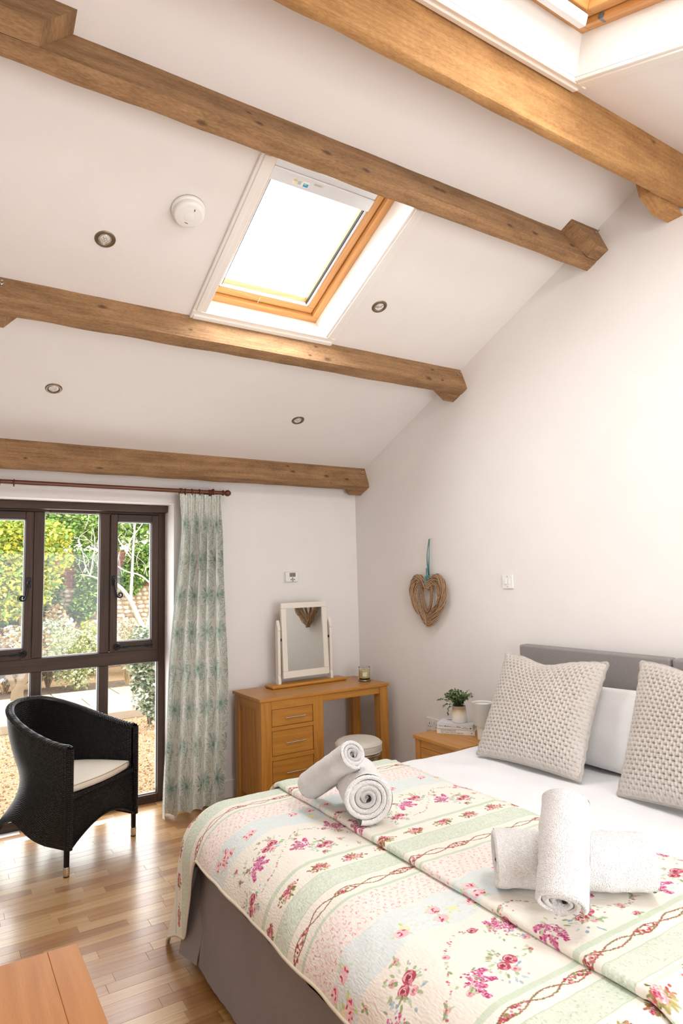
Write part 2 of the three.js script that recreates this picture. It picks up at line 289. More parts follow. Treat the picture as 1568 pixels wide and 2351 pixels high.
{
  const k = skylight('window_2', 'pine framed roof skylight with white blind cassette', slopeFrame, 'trim_1', 'white moulded trim around the pine skylight', { x0: -1.846, x1: -1.116, s0: 1.528, s1: 2.45, flare: 0.06, dep: 0.15 });
  const { w, a0, a1, b0, b1, F, S, z1 } = k, q = F + S + 0.002;
  const pale = std({ color: 0xd9dadc, roughness: 0.35, metalness: 0.2 });
  part(w, 'blind_cassette', boxAt(a0 + q, a1 - q, 2.24, 2.31, z1 - 0.075, z1 - 0.02, { b: 0.006 }), pale);
  part(w, 'blind_rail', boxAt(a0 + q - 0.02, a1 - q + 0.02, 2.31, 2.36, z1 - 0.06, z1 - 0.026, { b: 0.004 }), pale);
  for (const s of [-1, 1]) {
    const x = s < 0 ? a0 + q : a1 - q;
    part(w, 'blind_track', boxAt(x - 0.016, x + 0.016, b0 + q, 2.24, z1 - 0.05, z1 - 0.03, { b: 0.003, grain: 'y' }), pale);
    part(w, 'track_groove', boxAt(x - s * 0.018 - 0.003, x - s * 0.018 + 0.003, b0 + q + 0.01, 2.24, z1 - 0.052, z1 - 0.036, { b: 0 }), M.rubber);
  }
  part(w, 'blind_bottom_bar', boxAt(a0 + q, a1 - q, b0 + q - 0.03, b0 + q + 0.012, z1 - 0.05, z1 - 0.03, { b: 0.004 }), std({ color: 0xf1eee8, roughness: 0.4 }));
  part(w, 'pull_cord', boxAt(-1.513, -1.511, b0 + F - 0.002, b0 + F + 0.04, z1 - 0.02, z1 - 0.016, { b: 0 }), M.plastic);
  const st = canvasTex(256, 96, (c) => { c.fillStyle = '#e7e2d2'; c.fillRect(0, 0, 256, 96); c.fillStyle = '#c9b98e'; c.fillRect(6, 8, 60, 40); c.fillStyle = '#9fb3ba'; c.fillRect(70, 30, 60, 50); c.fillStyle = '#d8d2bd'; c.fillRect(20, 50, 60, 36); c.fillStyle = '#8a8f86'; for (let i = 0; i < 5; i++) c.fillRect(80, 12 + i * 4, 70, 1.5); c.fillStyle = '#1f8fc4'; c.fillRect(168, 34, 78, 54); c.fillStyle = '#e7f2f7'; c.fillRect(178, 44, 44, 5); c.fillRect(178, 54, 30, 4); });
  part(w, 'sticker', new THREE.PlaneGeometry(0.085, 0.03), std({ map: st, roughness: 0.5 }), [-1.605, 2.272, z1 - 0.0195]);
  const st2 = canvasTex(128, 32, (c) => { c.fillStyle = '#c9ccbf'; c.fillRect(0, 0, 128, 32); c.fillStyle = '#7d8478'; for (let i = 0; i < 4; i++) c.fillRect(6, 5 + i * 6, 110 - i * 8, 2.5); });
  part(w, 'sticker', new THREE.PlaneGeometry(0.05, 0.012), std({ map: st2, roughness: 0.5 }), [-1.518, 2.288, z1 - 0.0195]);
}
{
  const k = skylight('window_3', 'pine framed roof skylight over the bed', slopeFrame2, 'trim_2', 'white moulded trim around the skylight over the bed', { x0: -1.65, x1: -0.925, s0: 0.075, s1: 1.2, flare: 0.02, dep: 0.16 });
  const { w, a0, a1, b0, F, z1 } = k;
  part(w, 'control_bar', boxAt(a0 + 0.06, a1 - 0.075, b0 + 0.055, b0 + 0.088, z1 - 0.012, z1 + 0.028, { b: 0.004 }), std({ color: 0xe9eaea, roughness: 0.35 }));
  part(w, 'bolt_cup', new THREE.CylinderGeometry(0.012, 0.012, 0.03, 20), std({ color: 0x7b8794, roughness: 0.3, metalness: 0.7 }), [a1 - F + 0.01, b0 + 0.12, z1 - 0.01], [0, 0, Math.PI / 2]);
}
// ------------------------------------------------------------------ garden window
{
  const w = structure('window_1', 'dark brown framed garden window with three tall lights over three low panes', 'window', [0, 0, -0.21]);
  const fz0 = -0.07, fz1 = 0, J = 0.05, T0 = 0.985, T1 = 1.075, HD = 2.055, M1 = [-2.463, -2.398], M2 = [-2.035, -1.97];
  const bar = (n, x0, x1, y0, y1, z0 = fz0, z1 = fz1, g = 'x') => part(w, n, boxAt(x0, x1, y0, y1, z0, z1, { b: 0.004, grain: g }), M.frame);
  bar('jamb', WIN.x0, WIN.x0 + J, 0, 2.12, fz0, fz1, 'y'); bar('jamb', WIN.x1 - J, WIN.x1, 0, 2.12, fz0, fz1, 'y');
  bar('head', WIN.x0 + J, WIN.x1 - J, HD, 2.12); bar('head_board', WIN.x0, WIN.x1 - 0.004, 2.068, 2.118, 0, 0.075);
  bar('bottom_rail', WIN.x0 + J, WIN.x1 - J, 0, 0.06);
  bar('transom', WIN.x0 + J, WIN.x1 - J, T0, T1, fz0, fz1 + 0.003);
  for (const m of [M1, M2]) { bar('mullion', ...m, 0.06, T0, fz0, fz1, 'y'); bar('mullion', ...m, T1, HD, fz0, fz1, 'y'); }
  bar('vent_cover', -2.37, -2.065, HD - 0.004, HD + 0.02, 0, 0.012);
  const seal = std({ color: 0x8f9292, roughness: 0.35, metalness: 0.5 });
  const cells = [[WIN.x0 + J, M1[0]], [M1[1], M2[0]], [M2[1], WIN.x1 - J]];
  const pane = (p, x0, x1, y0, y1, z) => {
    const g = part(p, 'pane', new THREE.PlaneGeometry(x1 - x0, y1 - y0).translate((x0 + x1) / 2, (y0 + y1) / 2, z), M.glass), e = 0.006;
    for (const b of [[x0, x1, y0, y0 + e], [x0, x1, y1 - e, y1], [x0, x0 + e, y0 + e, y1 - e], [x1 - e, x1, y0 + e, y1 - e]]) part(g, 'glazing_bead', boxAt(...b, z - 0.012, z + 0.008, { b: 0 }), seal);
  };
  for (const [a, b] of cells) pane(w, a, b, 0.06, T0, -0.035);
  pane(w, cells[1][0], cells[1][1], T1, HD, -0.035);
  const scroll = (dir) => { // wrought handle with a curled tail
    const pts = [[0, 0.02, 0.012], [0, 0, 0.022], [dir * -0.004, -0.03, 0.024], [dir * -0.012, -0.06, 0.022]];
    for (let i = 0; i <= 14; i++) { const a = -0.2 + i * 0.55, r = 0.017 - i * 0.0009; pts.push([dir * (-0.012 - 0.017 + r * Math.cos(a)), -0.062 - r * Math.sin(a), 0.022]); }
    return merge([tube(pts, 0.0042, 90, 7), box(0.02, 0.05, 0.008, { b: 0.003 }).translate(0, 0.012, 0.004), new THREE.SphereGeometry(0.009, 12, 10).translate(0, 0.01, 0.016)]);
  };
  for (const [ci, dir] of [[0, 1], [2, -1]]) { // the two opening lights
    const [x0, x1] = cells[ci], sash = new THREE.Group(); sash.name = 'casement'; w.add(sash);
    const y0 = T1 + 0.004, y1 = HD - 0.004, S = 0.052, z0 = -0.05, z1 = 0.014, sb = (b, g) => part(sash, g === 'y' ? 'stile' : 'rail', boxAt(...b, z0, z1, { b: 0.004, grain: g }), M.frame);
    sb([x0 + 0.003, x0 + S, y0, y1], 'y'); sb([x1 - S, x1 - 0.003, y0, y1], 'y'); sb([x0 + S, x1 - S, y0, y0 + 0.066], 'x'); sb([x0 + S, x1 - S, y1 - S, y1], 'x');
    pane(sash, x0 + S, x1 - S, y0 + 0.066, y1 - S, -0.02);
    const hx = dir > 0 ? x1 - 0.026 : x0 + 0.026;
    part(sash, 'handle', scroll(dir).scale(1.35, 1.35, 1.2), M.iron, [hx, 1.56, 0.014]);
    const sx = dir > 0 ? x1 - 0.05 : x0 + 0.05, stay = [];
    stay.push(tube([[0, 0, 0.02], [-dir * 0.05, 0.004, 0.022], [-dir * 0.14, 0.001, 0.02], [-dir * 0.25, 0, 0.018]], 0.0065, 24, 7));
    for (let i = 0; i < 2; i++) stay.push(new THREE.TorusGeometry(0.017 - i * 0.008, 0.006, 8, 20).translate(0, 0.004, 0.022));
    stay.push(box(0.03, 0.02, 0.014, { b: 0.003 }).translate(-dir * 0.21, 0, 0.008), box(0.03, 0.02, 0.014, { b: 0.003 }).translate(-dir * 0.06, 0, 0.008));
    part(sash, 'stay', merge(stay), M.iron, [sx, T1 + 0.035, 0.012]);
  }
}
// ------------------------------------------------------------------ curtain pole and curtains
const POLE = { y: 2.199, z: 0.12 };
{
  const mat = std({ map: woodTex({ w: 512, h: 128, sx: 1, sy: 0.1, dark: 0x4a2413, light: 0x7c4527, rings: 40, z: 41 }), roughness: 0.38 });
  const o = thing('curtain_pole', 'mahogany curtain pole with ball finial above the garden window', 'curtain pole', [0, POLE.y, POLE.z]);
  part(o, 'rod', uvm(new THREE.CylinderGeometry(0.0145, 0.0145, 1.86, 20).rotateZ(Math.PI / 2), 'x').translate(-2.17, 0, 0), mat);
  const fin = lathe([[0, 0.062], [0.014, 0.058], [0.022, 0.046], [0.024, 0.036], [0.02, 0.022], [0.011, 0.014], [0.01, 0.01], [0.02, 0.006], [0.021, -0.002], [0.016, -0.008], [0, -0.008]], 24).rotateZ(-Math.PI / 2);
  part(o, 'finial', fin, mat, [-1.245, 0, 0]); part(o, 'finial', fin.clone().rotateY(Math.PI), mat, [-3.095, 0, 0]);
  const ring = new THREE.TorusGeometry(0.0205, 0.0045, 10, 24).rotateY(Math.PI / 2);
  for (const x of [-1.566, -1.556, -1.53, -1.48, -1.425, -1.352, -1.338, -2.62, -2.7, -2.78, -2.86, -2.94]) part(o, 'ring', ring, mat, [x, -0.005, 0], [0, rr(-0.2, 0.2), 0]);
  for (const x of [-1.322, -3.03]) {
    part(o, 'bracket', merge([lathe([[0, 0], [0.028, 0], [0.028, 0.012], [0.012, 0.02], [0.011, 0.115], [0, 0.115]], 20).rotateX(Math.PI / 2), new THREE.TorusGeometry(0.02, 0.007, 10, 22).rotateY(Math.PI / 2).translate(0, 0, 0.12)]), mat, [x, 0, -0.12]);
  }
}
// printed linen: leaf sprays drawn in green line
const curtainTex = canvasTex(1024, 2048, (c, W, H) => {
  c.fillStyle = '#f7f4ec'; c.fillRect(0, 0, W, H);
  const keep = seed; seed = 991;
  for (let i = 0; i < 26000; i++) { c.fillStyle = rnd() < 0.5 ? 'rgba(255,252,244,0.10)' : 'rgba(150,140,120,0.09)'; c.fillRect(rnd() * W, rnd() * H, rr(2, 14), 1); }
  c.lineCap = 'round'; c.lineJoin = 'round';
  const ink = () => pick(['#6f9b88', '#618f7b', '#80a896', '#77a18e']);
  const curve = (x, y, a, len, bend, w) => { c.lineWidth = w; c.beginPath(); c.moveTo(x, y); const x1 = x + Math.cos(a) * len * 0.5, y1 = y + Math.sin(a) * len * 0.5, x2 = x + Math.cos(a + bend) * len, y2 = y + Math.sin(a + bend) * len; c.quadraticCurveTo(x1, y1, x2, y2); c.stroke(); return [x2, y2]; };
  const petal = (x, y, a, L, w, bend) => { c.lineWidth = 2.1; for (const sd of [-1, 1]) { c.beginPath(); c.moveTo(x, y); for (let i = 1; i <= 12; i++) { const t = i / 12, o = sd * w * Math.sin(Math.min(1, t * 1.05) * 3.0) * (0.6 + 0.5 * t) + bend * L * t * t + 2.2 * Math.sin(t * 9 + a * 5); c.lineTo(x + Math.cos(a) * t * L - Math.sin(a) * o, y + Math.sin(a) * t * L + Math.cos(a) * o); } c.stroke(); } };
  const burst = (x, y, R) => { c.strokeStyle = ink(); for (let i = 0; i < 30; i++) { const a = (i / 30) * 6.283 + rr(-0.06, 0.06), up = Math.sin(a) < -0.2; petal(x + Math.cos(a) * 4, y + Math.sin(a) * 4, a, R * (up ? rr(0.95, 1.3) : rr(0.75, 1.05)), R * 0.055, rr(-0.16, 0.16)); } for (let i = 0; i < 12; i++) { const a = rnd() * 6.283; petal(x + Math.cos(a) * R * 0.5, y + Math.sin(a) * R * 0.5, a, R * rr(0.4, 0.65), R * 0.05, rr(-0.2, 0.2)); } };
  const leaf = (x, y, a, L) => { c.strokeStyle = ink(); for (const s of [-1, 1]) { c.lineWidth = 2.8; c.beginPath(); c.moveTo(x, y); for (let i = 1; i <= 18; i++) { const t = i / 18, o = Math.sin(t * Math.PI) * L * 0.3 * (1 + 0.22 * Math.sin(t * 22)); c.lineTo(x + Math.cos(a) * t * L - Math.sin(a) * o * s, y + Math.sin(a) * t * L + Math.cos(a) * o * s); } c.stroke(); } curve(x, y, a, L * 0.95, 0.03, 2.4); for (let i = 1; i < 6; i++) for (const s of [-1, 1]) { const t = i / 7; curve(x + Math.cos(a) * t * L, y + Math.sin(a) * t * L, a + s * 0.7, L * 0.26, -s * 0.2, 1.8); } };
  const stem = (x, y, L, dir) => { c.strokeStyle = ink(); let px = x, py = y; for (let i = 0; i < 9; i++) { const a = -1.57 + dir * 0.18 + rr(-0.1, 0.1), [nx, ny] = curve(px, py, a, L / 9, 0, 3); curve(px + 9, py, a, L / 9, 0, 2.2); if (i % 2) { c.strokeStyle = ink(); curve(nx, ny, a + (i % 4 === 1 ? 0.8 : -0.8), 44, 0.4, 2.4); } px = nx; py = ny; } return [px, py]; };
  for (let r = 0; r < 5; r++) for (let k = 0; k < 3; k++) {
    const x = (k + 0.5) * W / 3 + (r % 2 ? W / 6 : 0), y = (r + 0.5) * H / 5;
    for (const ox of [0, -W]) { const X = x + ox; stem(X + 10, y + 230, 250, k % 2 ? 1 : -1); stem(X + 120, y + 180, 300, k % 2 ? -1 : 1); burst(X, y - 60, 122); leaf(X + 40, y + 120, -0.6, 140); leaf(X - 40, y + 140, -2.5, 140); leaf(X - 30, y + 240, -2.3, 125); leaf(X + 50, y + 225, -0.85, 120); leaf(X + 130, y + 40, -1.1, 100); leaf(X + 120, y - 40, -2.0, 90); }
  }
  seed = keep;
}, 0.64, 1.28);
const linenBump = dataTex(256, 256, (u, v) => 0.5 + 0.25 * Math.sin(u * 6283 / 1.6) * Math.sin(v * 6283 / 1.6) + 0.3 * noise(u * 500, v * 60, 2) + 0.3 * noise(u * 60, v * 500, 4), 0.064, 0.064, { color: false });
M.curtain = phys({ map: curtainTex, roughness: 0.95, transmission: 0.1, thickness: 0, side: THREE.DoubleSide, bumpMap: linenBump, bumpScale: 0.0003 });
M.lining = std({ color: 0x8f9a94, roughness: 0.95, side: THREE.DoubleSide });
function curtain(label, { xa, xb, ba, bb, mid, folds, z, flip, am = 1 }) {
  const o = thing('curtain', label, 'curtain', [0, 0, 0], 0, null), H0 = 2.178, H1 = 0.012, len = 1.9;
  const S = (u, v, dz) => { // v 0 at the top
    const top = sstep(v, 0, 0.16), a = lerp(lerp(xa, mid[0], sstep(v, 0.05, 0.6)), ba, sstep(v, 0.45, 1)), b = lerp(lerp(xb, mid[1], sstep(v, 0.1, 0.62)), bb, sstep(v, 0.6, 1));
    const ph = u * folds * 6.283 + 1.3 * noise(u * 3, v * 1.1, 2) + 0.3, amp = lerp(0.016, 0.06, top) * (0.85 + 0.6 * noise(u * 2.7 + 3, v * 0.9, 9));
    const pinch = am * Math.sin(ph) + 0.25 * Math.sin(2 * ph + 0.7) + (1 - top) * 0.5 * Math.sin(5 * ph);
    const x = lerp(a, b, u) + 0.012 * Math.cos(ph) * top, zz = z + pinch * amp + top * 0.035 * v + 0.008 * noise(u * 9, v * 3, 5) + dz;
    return [x, lerp(H0, H1, v) + (v > 0.98 ? 0.006 * Math.sin(ph * 1.0 + 1) : 0), zz];
  };
  const uvf = (u, v) => [(flip ? 1 - u : u) * len, (1 - v) * 2.17];
  part(o, 'face_cloth', sheet(folds * 26, 90, (u, v) => S(u, v, 0), uvf), M.curtain);
  part(o, 'lining', sheet(folds * 26, 60, (u, v) => S(u, v, -0.006), uvf), M.lining);
  part(o, 'heading_tape', sheet(folds * 26, 4, (u, v) => S(u, v * 0.03, 0.003), (u, v) => uvf(u, v * 0.03)), M.curtain);
  return o;
}
curtain('cream linen curtain with green leaf sprays beside the dressing table', { xa: -1.575, xb: -1.272, ba: -1.715, bb: -1.285, mid: [-1.67, -1.25], folds: 5, z: 0.125 });
curtain('cream linen curtain with green leaf sprays behind the wicker armchair', { xa: -3.0, xb: -2.80, ba: -3.02, bb: -2.655, mid: [-3.02, -2.72], folds: 5, z: 0.095, am: 0.6, flip: true });

// ------------------------------------------------------------------ ceiling fittings
{
  const lens = std({ color: 0xdad6cf, roughness: 0.25 }), dark = std({ color: 0x35302a, roughness: 0.5, metalness: 0.6 });
  const make = (label, x, s, tilt) => {
    const o = thing('downlight', label, 'downlight', null, 0, 'recessed ceiling downlights'); place(o, slopeFrame(x, s));
    part(o, 'bezel', lathe([[0.026, -0.004], [0.028, 0.002], [0.036, 0.0055], [0.043, 0.004], [0.0455, 0.0], [0.0455, -0.002]], 48).rotateX(Math.PI / 2), M.bronze);
    part(o, 'recess', lathe([[0, -0.03], [0.027, -0.03], [0.027, 0.001]], 36).rotateX(Math.PI / 2), dark);
    const b = part(o, 'bulb', lathe([[0, 0.003], [0.018, 0.002], [0.0235, -0.001], [0.025, -0.012], [0, -0.02]], 36).rotateX(Math.PI / 2), lens, null, tilt);
    for (let i = 0; i < 7; i++) { const a = i * 1.047, r = i ? 0.0115 : 0; part(b, 'led_lens', new THREE.SphereGeometry(0.0052, 10, 8), M.chrome, [r * Math.cos(a), r * Math.sin(a), 0.0015]); }
    part(b, 'bulb_rim', new THREE.TorusGeometry(0.0235, 0.0018, 8, 36), M.chrome);
  };
  make('bronze downlight between the smoke alarm and a beam', -2.415, 1.816, [0, 0, 0]);
  make('tilted bronze downlight beside the skylight trim', -0.912, 1.823, [0.5, 0.35, 0]);
  make('bronze downlight below the skylight beam, over the wicker armchair', -2.477, 0.715, [0, 0.1, 0]);
  make('bronze downlight above the end of the curtain pole', -0.893, 0.702, [0.2, 0, 0]);
  const a = thing('smoke_alarm', 'round white smoke alarm on the sloping ceiling', 'smoke alarm'); place(a, slopeFrame(-2.116, 2.083));
  part(a, 'base', lathe([[0, 0], [0.074, 0], [0.074, 0.012], [0.07, 0.016], [0.066, 0.017], [0.066, 0.022]], 56).rotateX(Math.PI / 2), M.plastic);
  part(a, 'cover', lathe([[0.064, 0.02], [0.067, 0.024], [0.067, 0.038], [0.062, 0.044], [0.05, 0.047], [0.049, 0.0455], [0.048, 0.047], [0.026, 0.049], [0.025, 0.0475], [0.0235, 0.0495], [0, 0.051]], 56).rotateX(Math.PI / 2), M.plastic);
  part(a, 'vent_slot', box(0.0035, 0.011, 0.002, { b: 0 }), M.iron, [0.012, 0.036, 0.0475], [0, 0, 0.1]);
  part(a, 'vent_slot', box(0.016, 0.003, 0.002, { b: 0 }), M.iron, [-0.004, -0.036, 0.0475], [0, 0, -0.2]);
}
// ------------------------------------------------------------------ wall fittings
{
  const t = thing('thermostat', 'white wall thermostat with green screen above the dressing mirror', 'thermostat', [-0.635, 1.573, 0]);
  part(t, 'back_plate', boxAt(-0.062, 0.06, -0.044, 0.042, 0, 0.006, { b: 0.002 }), M.plastic);
  part(t, 'body', boxAt(-0.056, 0.056, -0.04, 0.04, 0.006, 0.026, { b: 0.008, seg: 3 }), M.plastic);
  const lcd = canvasTex(128, 80, (c) => { c.fillStyle = '#7d8468'; c.fillRect(0, 0, 128, 80); c.fillStyle = 'rgba(70,80,60,.5)'; c.font = '34px monospace'; c.fillText('19.5', 14, 52); c.fillStyle = '#4d5146'; c.fillRect(118, 0, 10, 80); });
  part(t, 'screen', new THREE.PlaneGeometry(0.052, 0.031), std({ map: lcd, roughness: 0.3 }), [0.005, 0.016, 0.0263]);
  const btn = new THREE.CylinderGeometry(0.0045, 0.0045, 0.003, 14).rotateX(Math.PI / 2);
  for (const [x, y] of [[0, 0], [-0.014, 0], [0.014, 0], [0, 0.011], [0, -0.011]]) part(t, 'button', btn, std({ color: 0x4b4a48, roughness: 0.5 }), [0.006 + x, -0.021 + y, 0.027]);

  const plate = (o, w, h) => part(o, 'plate', box(0.0095, h, w, { b: 0.003, seg: 2 }).translate(-0.0047, 0, 0), M.plastic);
  const screw = new THREE.CylinderGeometry(0.0028, 0.0028, 0.002, 12).rotateZ(Math.PI / 2), scm = std({ color: 0x77726c, roughness: 0.4, metalness: 0.8 });
  const s = thing('wall_switch', 'white square wall switch plate between heart wreath and headboard', 'switch', [0, 1.505, 1.697]);
  plate(s, 0.086, 0.086);
  for (const y of [0.031, -0.031]) part(s, 'screw', screw, scm, [-0.0098, y, 0]);
  part(s, 'rocker', box(0.006, 0.032, 0.018, { b: 0.002 }), M.plastic, [-0.011, 0, -0.012], [0, 0, -0.09]);
  part(s, 'fuse_door', box(0.003, 0.032, 0.019, { b: 0.001 }), M.plastic, [-0.0105, 0, 0.012]);
  const k = thing('wall_socket', 'white double wall socket beside the bedside table', 'socket', [0, 0.507, 0.93]);
  plate(k, 0.146, 0.086);
  const hole = std({ color: 0x1c1a18, roughness: 0.8 });
  for (const z of [-0.04, 0.04]) { part(k, 'pin_hole', box(0.002, 0.009, 0.005, { b: 0 }), hole, [-0.0095, 0.006, z]); for (const d of [-0.011, 0.011]) part(k, 'pin_hole', box(0.002, 0.0045, 0.008, { b: 0 }), hole, [-0.0095, -0.016, z + d]); part(k, 'rocker', box(0.006, 0.022, 0.012, { b: 0.002 }), M.plastic, [-0.011, 0.02, z > 0 ? z - 0.024 : z + 0.03], [0, 0, 0.1]); }
}
// ------------------------------------------------------------------ willow heart wreath
{
  const o = thing('heart_wreath', 'woven willow heart wreath hung on a teal ribbon', 'wreath', [-0.012, 1.403, 0.968]);
  const willow = std({ map: woodTex({ w: 256, h: 128, sx: 0.4, sy: 0.05, dark: 0x92704f, light: 0xd8b592, rings: 60, streak: 0.9, z: 51 }), roughness: 0.8 });
  // heart outline in z (width) and y
  const heart = (t, W, H) => { const a = t * 6.283, s = Math.sin(a); return [W * Math.sign(s) * Math.pow(Math.abs(s), 2.0), H * (0.765 * Math.cos(a) - 0.235 * Math.cos(2 * a) - 0.118 * Math.cos(3 * a) - 0.06 * Math.cos(4 * a))]; };
  const bundle = (name, W, H, dy, dz, R, n, r, turns) => {
    const list = [];
    for (let k = 0; k < n; k++) {
      const pts = [], ph = (k / n) * 6.283, N = 64;
      for (let i = 0; i < N; i++) {
        const t = i / N, [x, y] = heart(t, W, H, 0), [x2, y2] = heart(t + 0.004, W, H, 0); let tx = x2 - x, ty = y2 - y; const l = Math.hypot(tx, ty) || 1; tx /= l; ty /= l;
        const a = ph + turns * t * 6.283, q = R * (0.8 + 0.25 * Math.sin(k * 2.3 + t * 9)), side = Math.cos(a) * q, out = Math.sin(a) * q * 0.8;
        pts.push([-0.02 - out - R * 0.6, y + dy + side * tx, x + dz - side * ty]);
      }
      list.push(tube(pts, r * (0.8 + 0.4 * ((k * 7) % 5) / 5), 150, 5, true));
    }
    return part(o, name, merge(list), willow);
  };
  bundle('outer_heart', 0.178, 0.205, 0.0, 0.004, 0.023, 11, 0.0043, 3);
  bundle('middle_heart', 0.125, 0.155, -0.005, -0.006, 0.0155, 7, 0.0038, 3);
  const list = [];
  for (let k = 0; k < 4; k++) { const pts = []; for (let i = 0; i < 40; i++) { const t = i / 40, a = t * 6.283, b = k * 1.57 + t * 60; pts.push([-0.028 + Math.cos(b) * 0.006, 0.03 + 0.115 * Math.cos(a) - 0.02 * Math.cos(2 * a) + Math.sin(b) * 0.004, -0.012 + 0.052 * Math.sin(a) + Math.sin(b) * 0.006]); } list.push(tube(pts, 0.0062, 200, 6, true)); }
  part(o, 'rope_heart', merge(list), std({ color: 0x93704f, roughness: 0.9 }));
  const teal = std({ color: 0x5d9090, roughness: 0.6, side: THREE.DoubleSide });
  const rib = (z0, w, bulge) => sheet(4, 40, (u, v) => [-0.014 - 0.012 * Math.sin(v * 3.1), lerp(0.412, 0.105, v), z0 * Math.sin(Math.min(v * 1.25, 1) * 3.14) * bulge + (u - 0.5) * w * (1 - 0.3 * Math.sin(v * 6)) + lerp(0.02, 0.005, v)]);
  part(o, 'ribbon', merge([rib(-0.012, 0.014, 1), rib(0.008, 0.013, 1.1)]), teal);
  part(o, 'ribbon_knot', merge([new THREE.TorusKnotGeometry(0.012, 0.006, 60, 8, 2, 3).rotateY(1.57).translate(-0.03, 0.135, 0.0), new THREE.TorusKnotGeometry(0.01, 0.005, 60, 8, 2, 3).rotateY(1.57).translate(-0.04, 0.1, -0.008), box(0.004, 0.13, 0.014, { b: 0.001 }).translate(-0.035, 0.14, 0.002)]), teal);
  part(o, 'nail', merge([new THREE.CylinderGeometry(0.0018, 0.0018, 0.02, 8).rotateZ(1.57), new THREE.SphereGeometry(0.004, 10, 8).translate(-0.01, 0, 0)]), M.chrome, [0.0, 0.414, 0.02]);
}
// ------------------------------------------------------------------ dressing table
{
  const X0 = -1.16, X1 = -0.095, Z0 = 0.065, Z1 = 0.535, P = 0.078, TOP = 0.76, UN = 0.738, zf = Z1 - 0.008;
  const o = thing('dressing_table', 'oak dressing table with three drawers and an open kneehole', 'dressing table', [0, 0, 0]);
  part(o, 'top', boxAt(X0, X1, UN, TOP, Z0, Z1, { b: 0.003 }), M.oak);
  const post = (x0, x1, z0, z1) => part(o, 'leg', boxAt(x0, x1, 0, UN, z0, z1, { b: 0.003, grain: 'y' }), M.oak);
  const a = X0 + 0.012, dL = -1.067, dR = -0.751, pR = -0.667, e = X1 - 0.008;
  post(a, dL - 0.002, zf - P, zf); post(a, dL - 0.002, Z0 + 0.01, Z0 + 0.01 + P); post(dR + 0.002, pR, zf - P, zf); post(dR + 0.002, pR, Z0 + 0.01, Z0 + 0.01 + P); post(e - 0.073, e, zf - P, zf); post(e - 0.073, e, Z0 + 0.01, Z0 + 0.01 + P);
  part(o, 'apron', boxAt(pR, e - 0.073, 0.688, UN, zf - 0.03, zf - 0.006, { b: 0.002 }), M.oak); part(o, 'apron', boxAt(pR, e - 0.073, 0.688, UN, Z0 + 0.02, Z0 + 0.044), M.oak);
  part(o, 'apron', boxAt(e - 0.06, e - 0.036, 0.688, UN, Z0 + 0.09, zf - P, { grain: 'z' }), M.oak);
  part(o, 'side_panel', boxAt(a + 0.012, a + 0.03, 0.08, 0.67, Z0 + 0.01 + P, zf - P, { b: 0.001, grain: 'y' }), M.oak);
  part(o, 'side_rail', boxAt(a + 0.004, a + 0.032, 0.672, UN, Z0 + 0.01 + P, zf - P, { grain: 'z' }), M.oak);
  part(o, 'side_panel', boxAt(pR - 0.03, pR - 0.012, 0.08, UN, Z0 + 0.01 + P, zf - P, { b: 0.001, grain: 'y' }), M.oak);
  part(o, 'back_panel', boxAt(dL, dR, 0.08, UN, Z0 + 0.02, Z0 + 0.03, { b: 0, grain: 'y' }), M.oak);
  const rail = (y0, y1) => part(o, 'drawer_rail', boxAt(dL - 0.002, dR + 0.002, y0, y1, zf - 0.06, zf - 0.001, { b: 0.0015 }), M.oak);
  rail(0.681, UN); rail(0.5385, 0.5655); rail(0.345, 0.3745); rail(0.1, 0.178);
  for (const [y0, y1, hy] of [[0.568, 0.679, 0.62], [0.377, 0.536, 0.455], [0.18, 0.3425, 0.26]]) {
    const d = part(o, 'drawer', boxAt(dL + 0.0015, dR - 0.0015, y0, y1, zf - 0.04, zf - 0.004, { b: 0.002 }), M.oak);
    part(d, 'handle', merge([new THREE.CylinderGeometry(0.0045, 0.0045, 0.15, 12).rotateZ(Math.PI / 2).translate(0, 0, 0.024), ...[-0.048, 0.048].map((x) => new THREE.CylinderGeometry(0.0038, 0.0038, 0.024, 10).rotateX(Math.PI / 2).translate(x, 0, 0.012))]), M.chrome, [-0.898, hy, zf - 0.004]);
  }
}
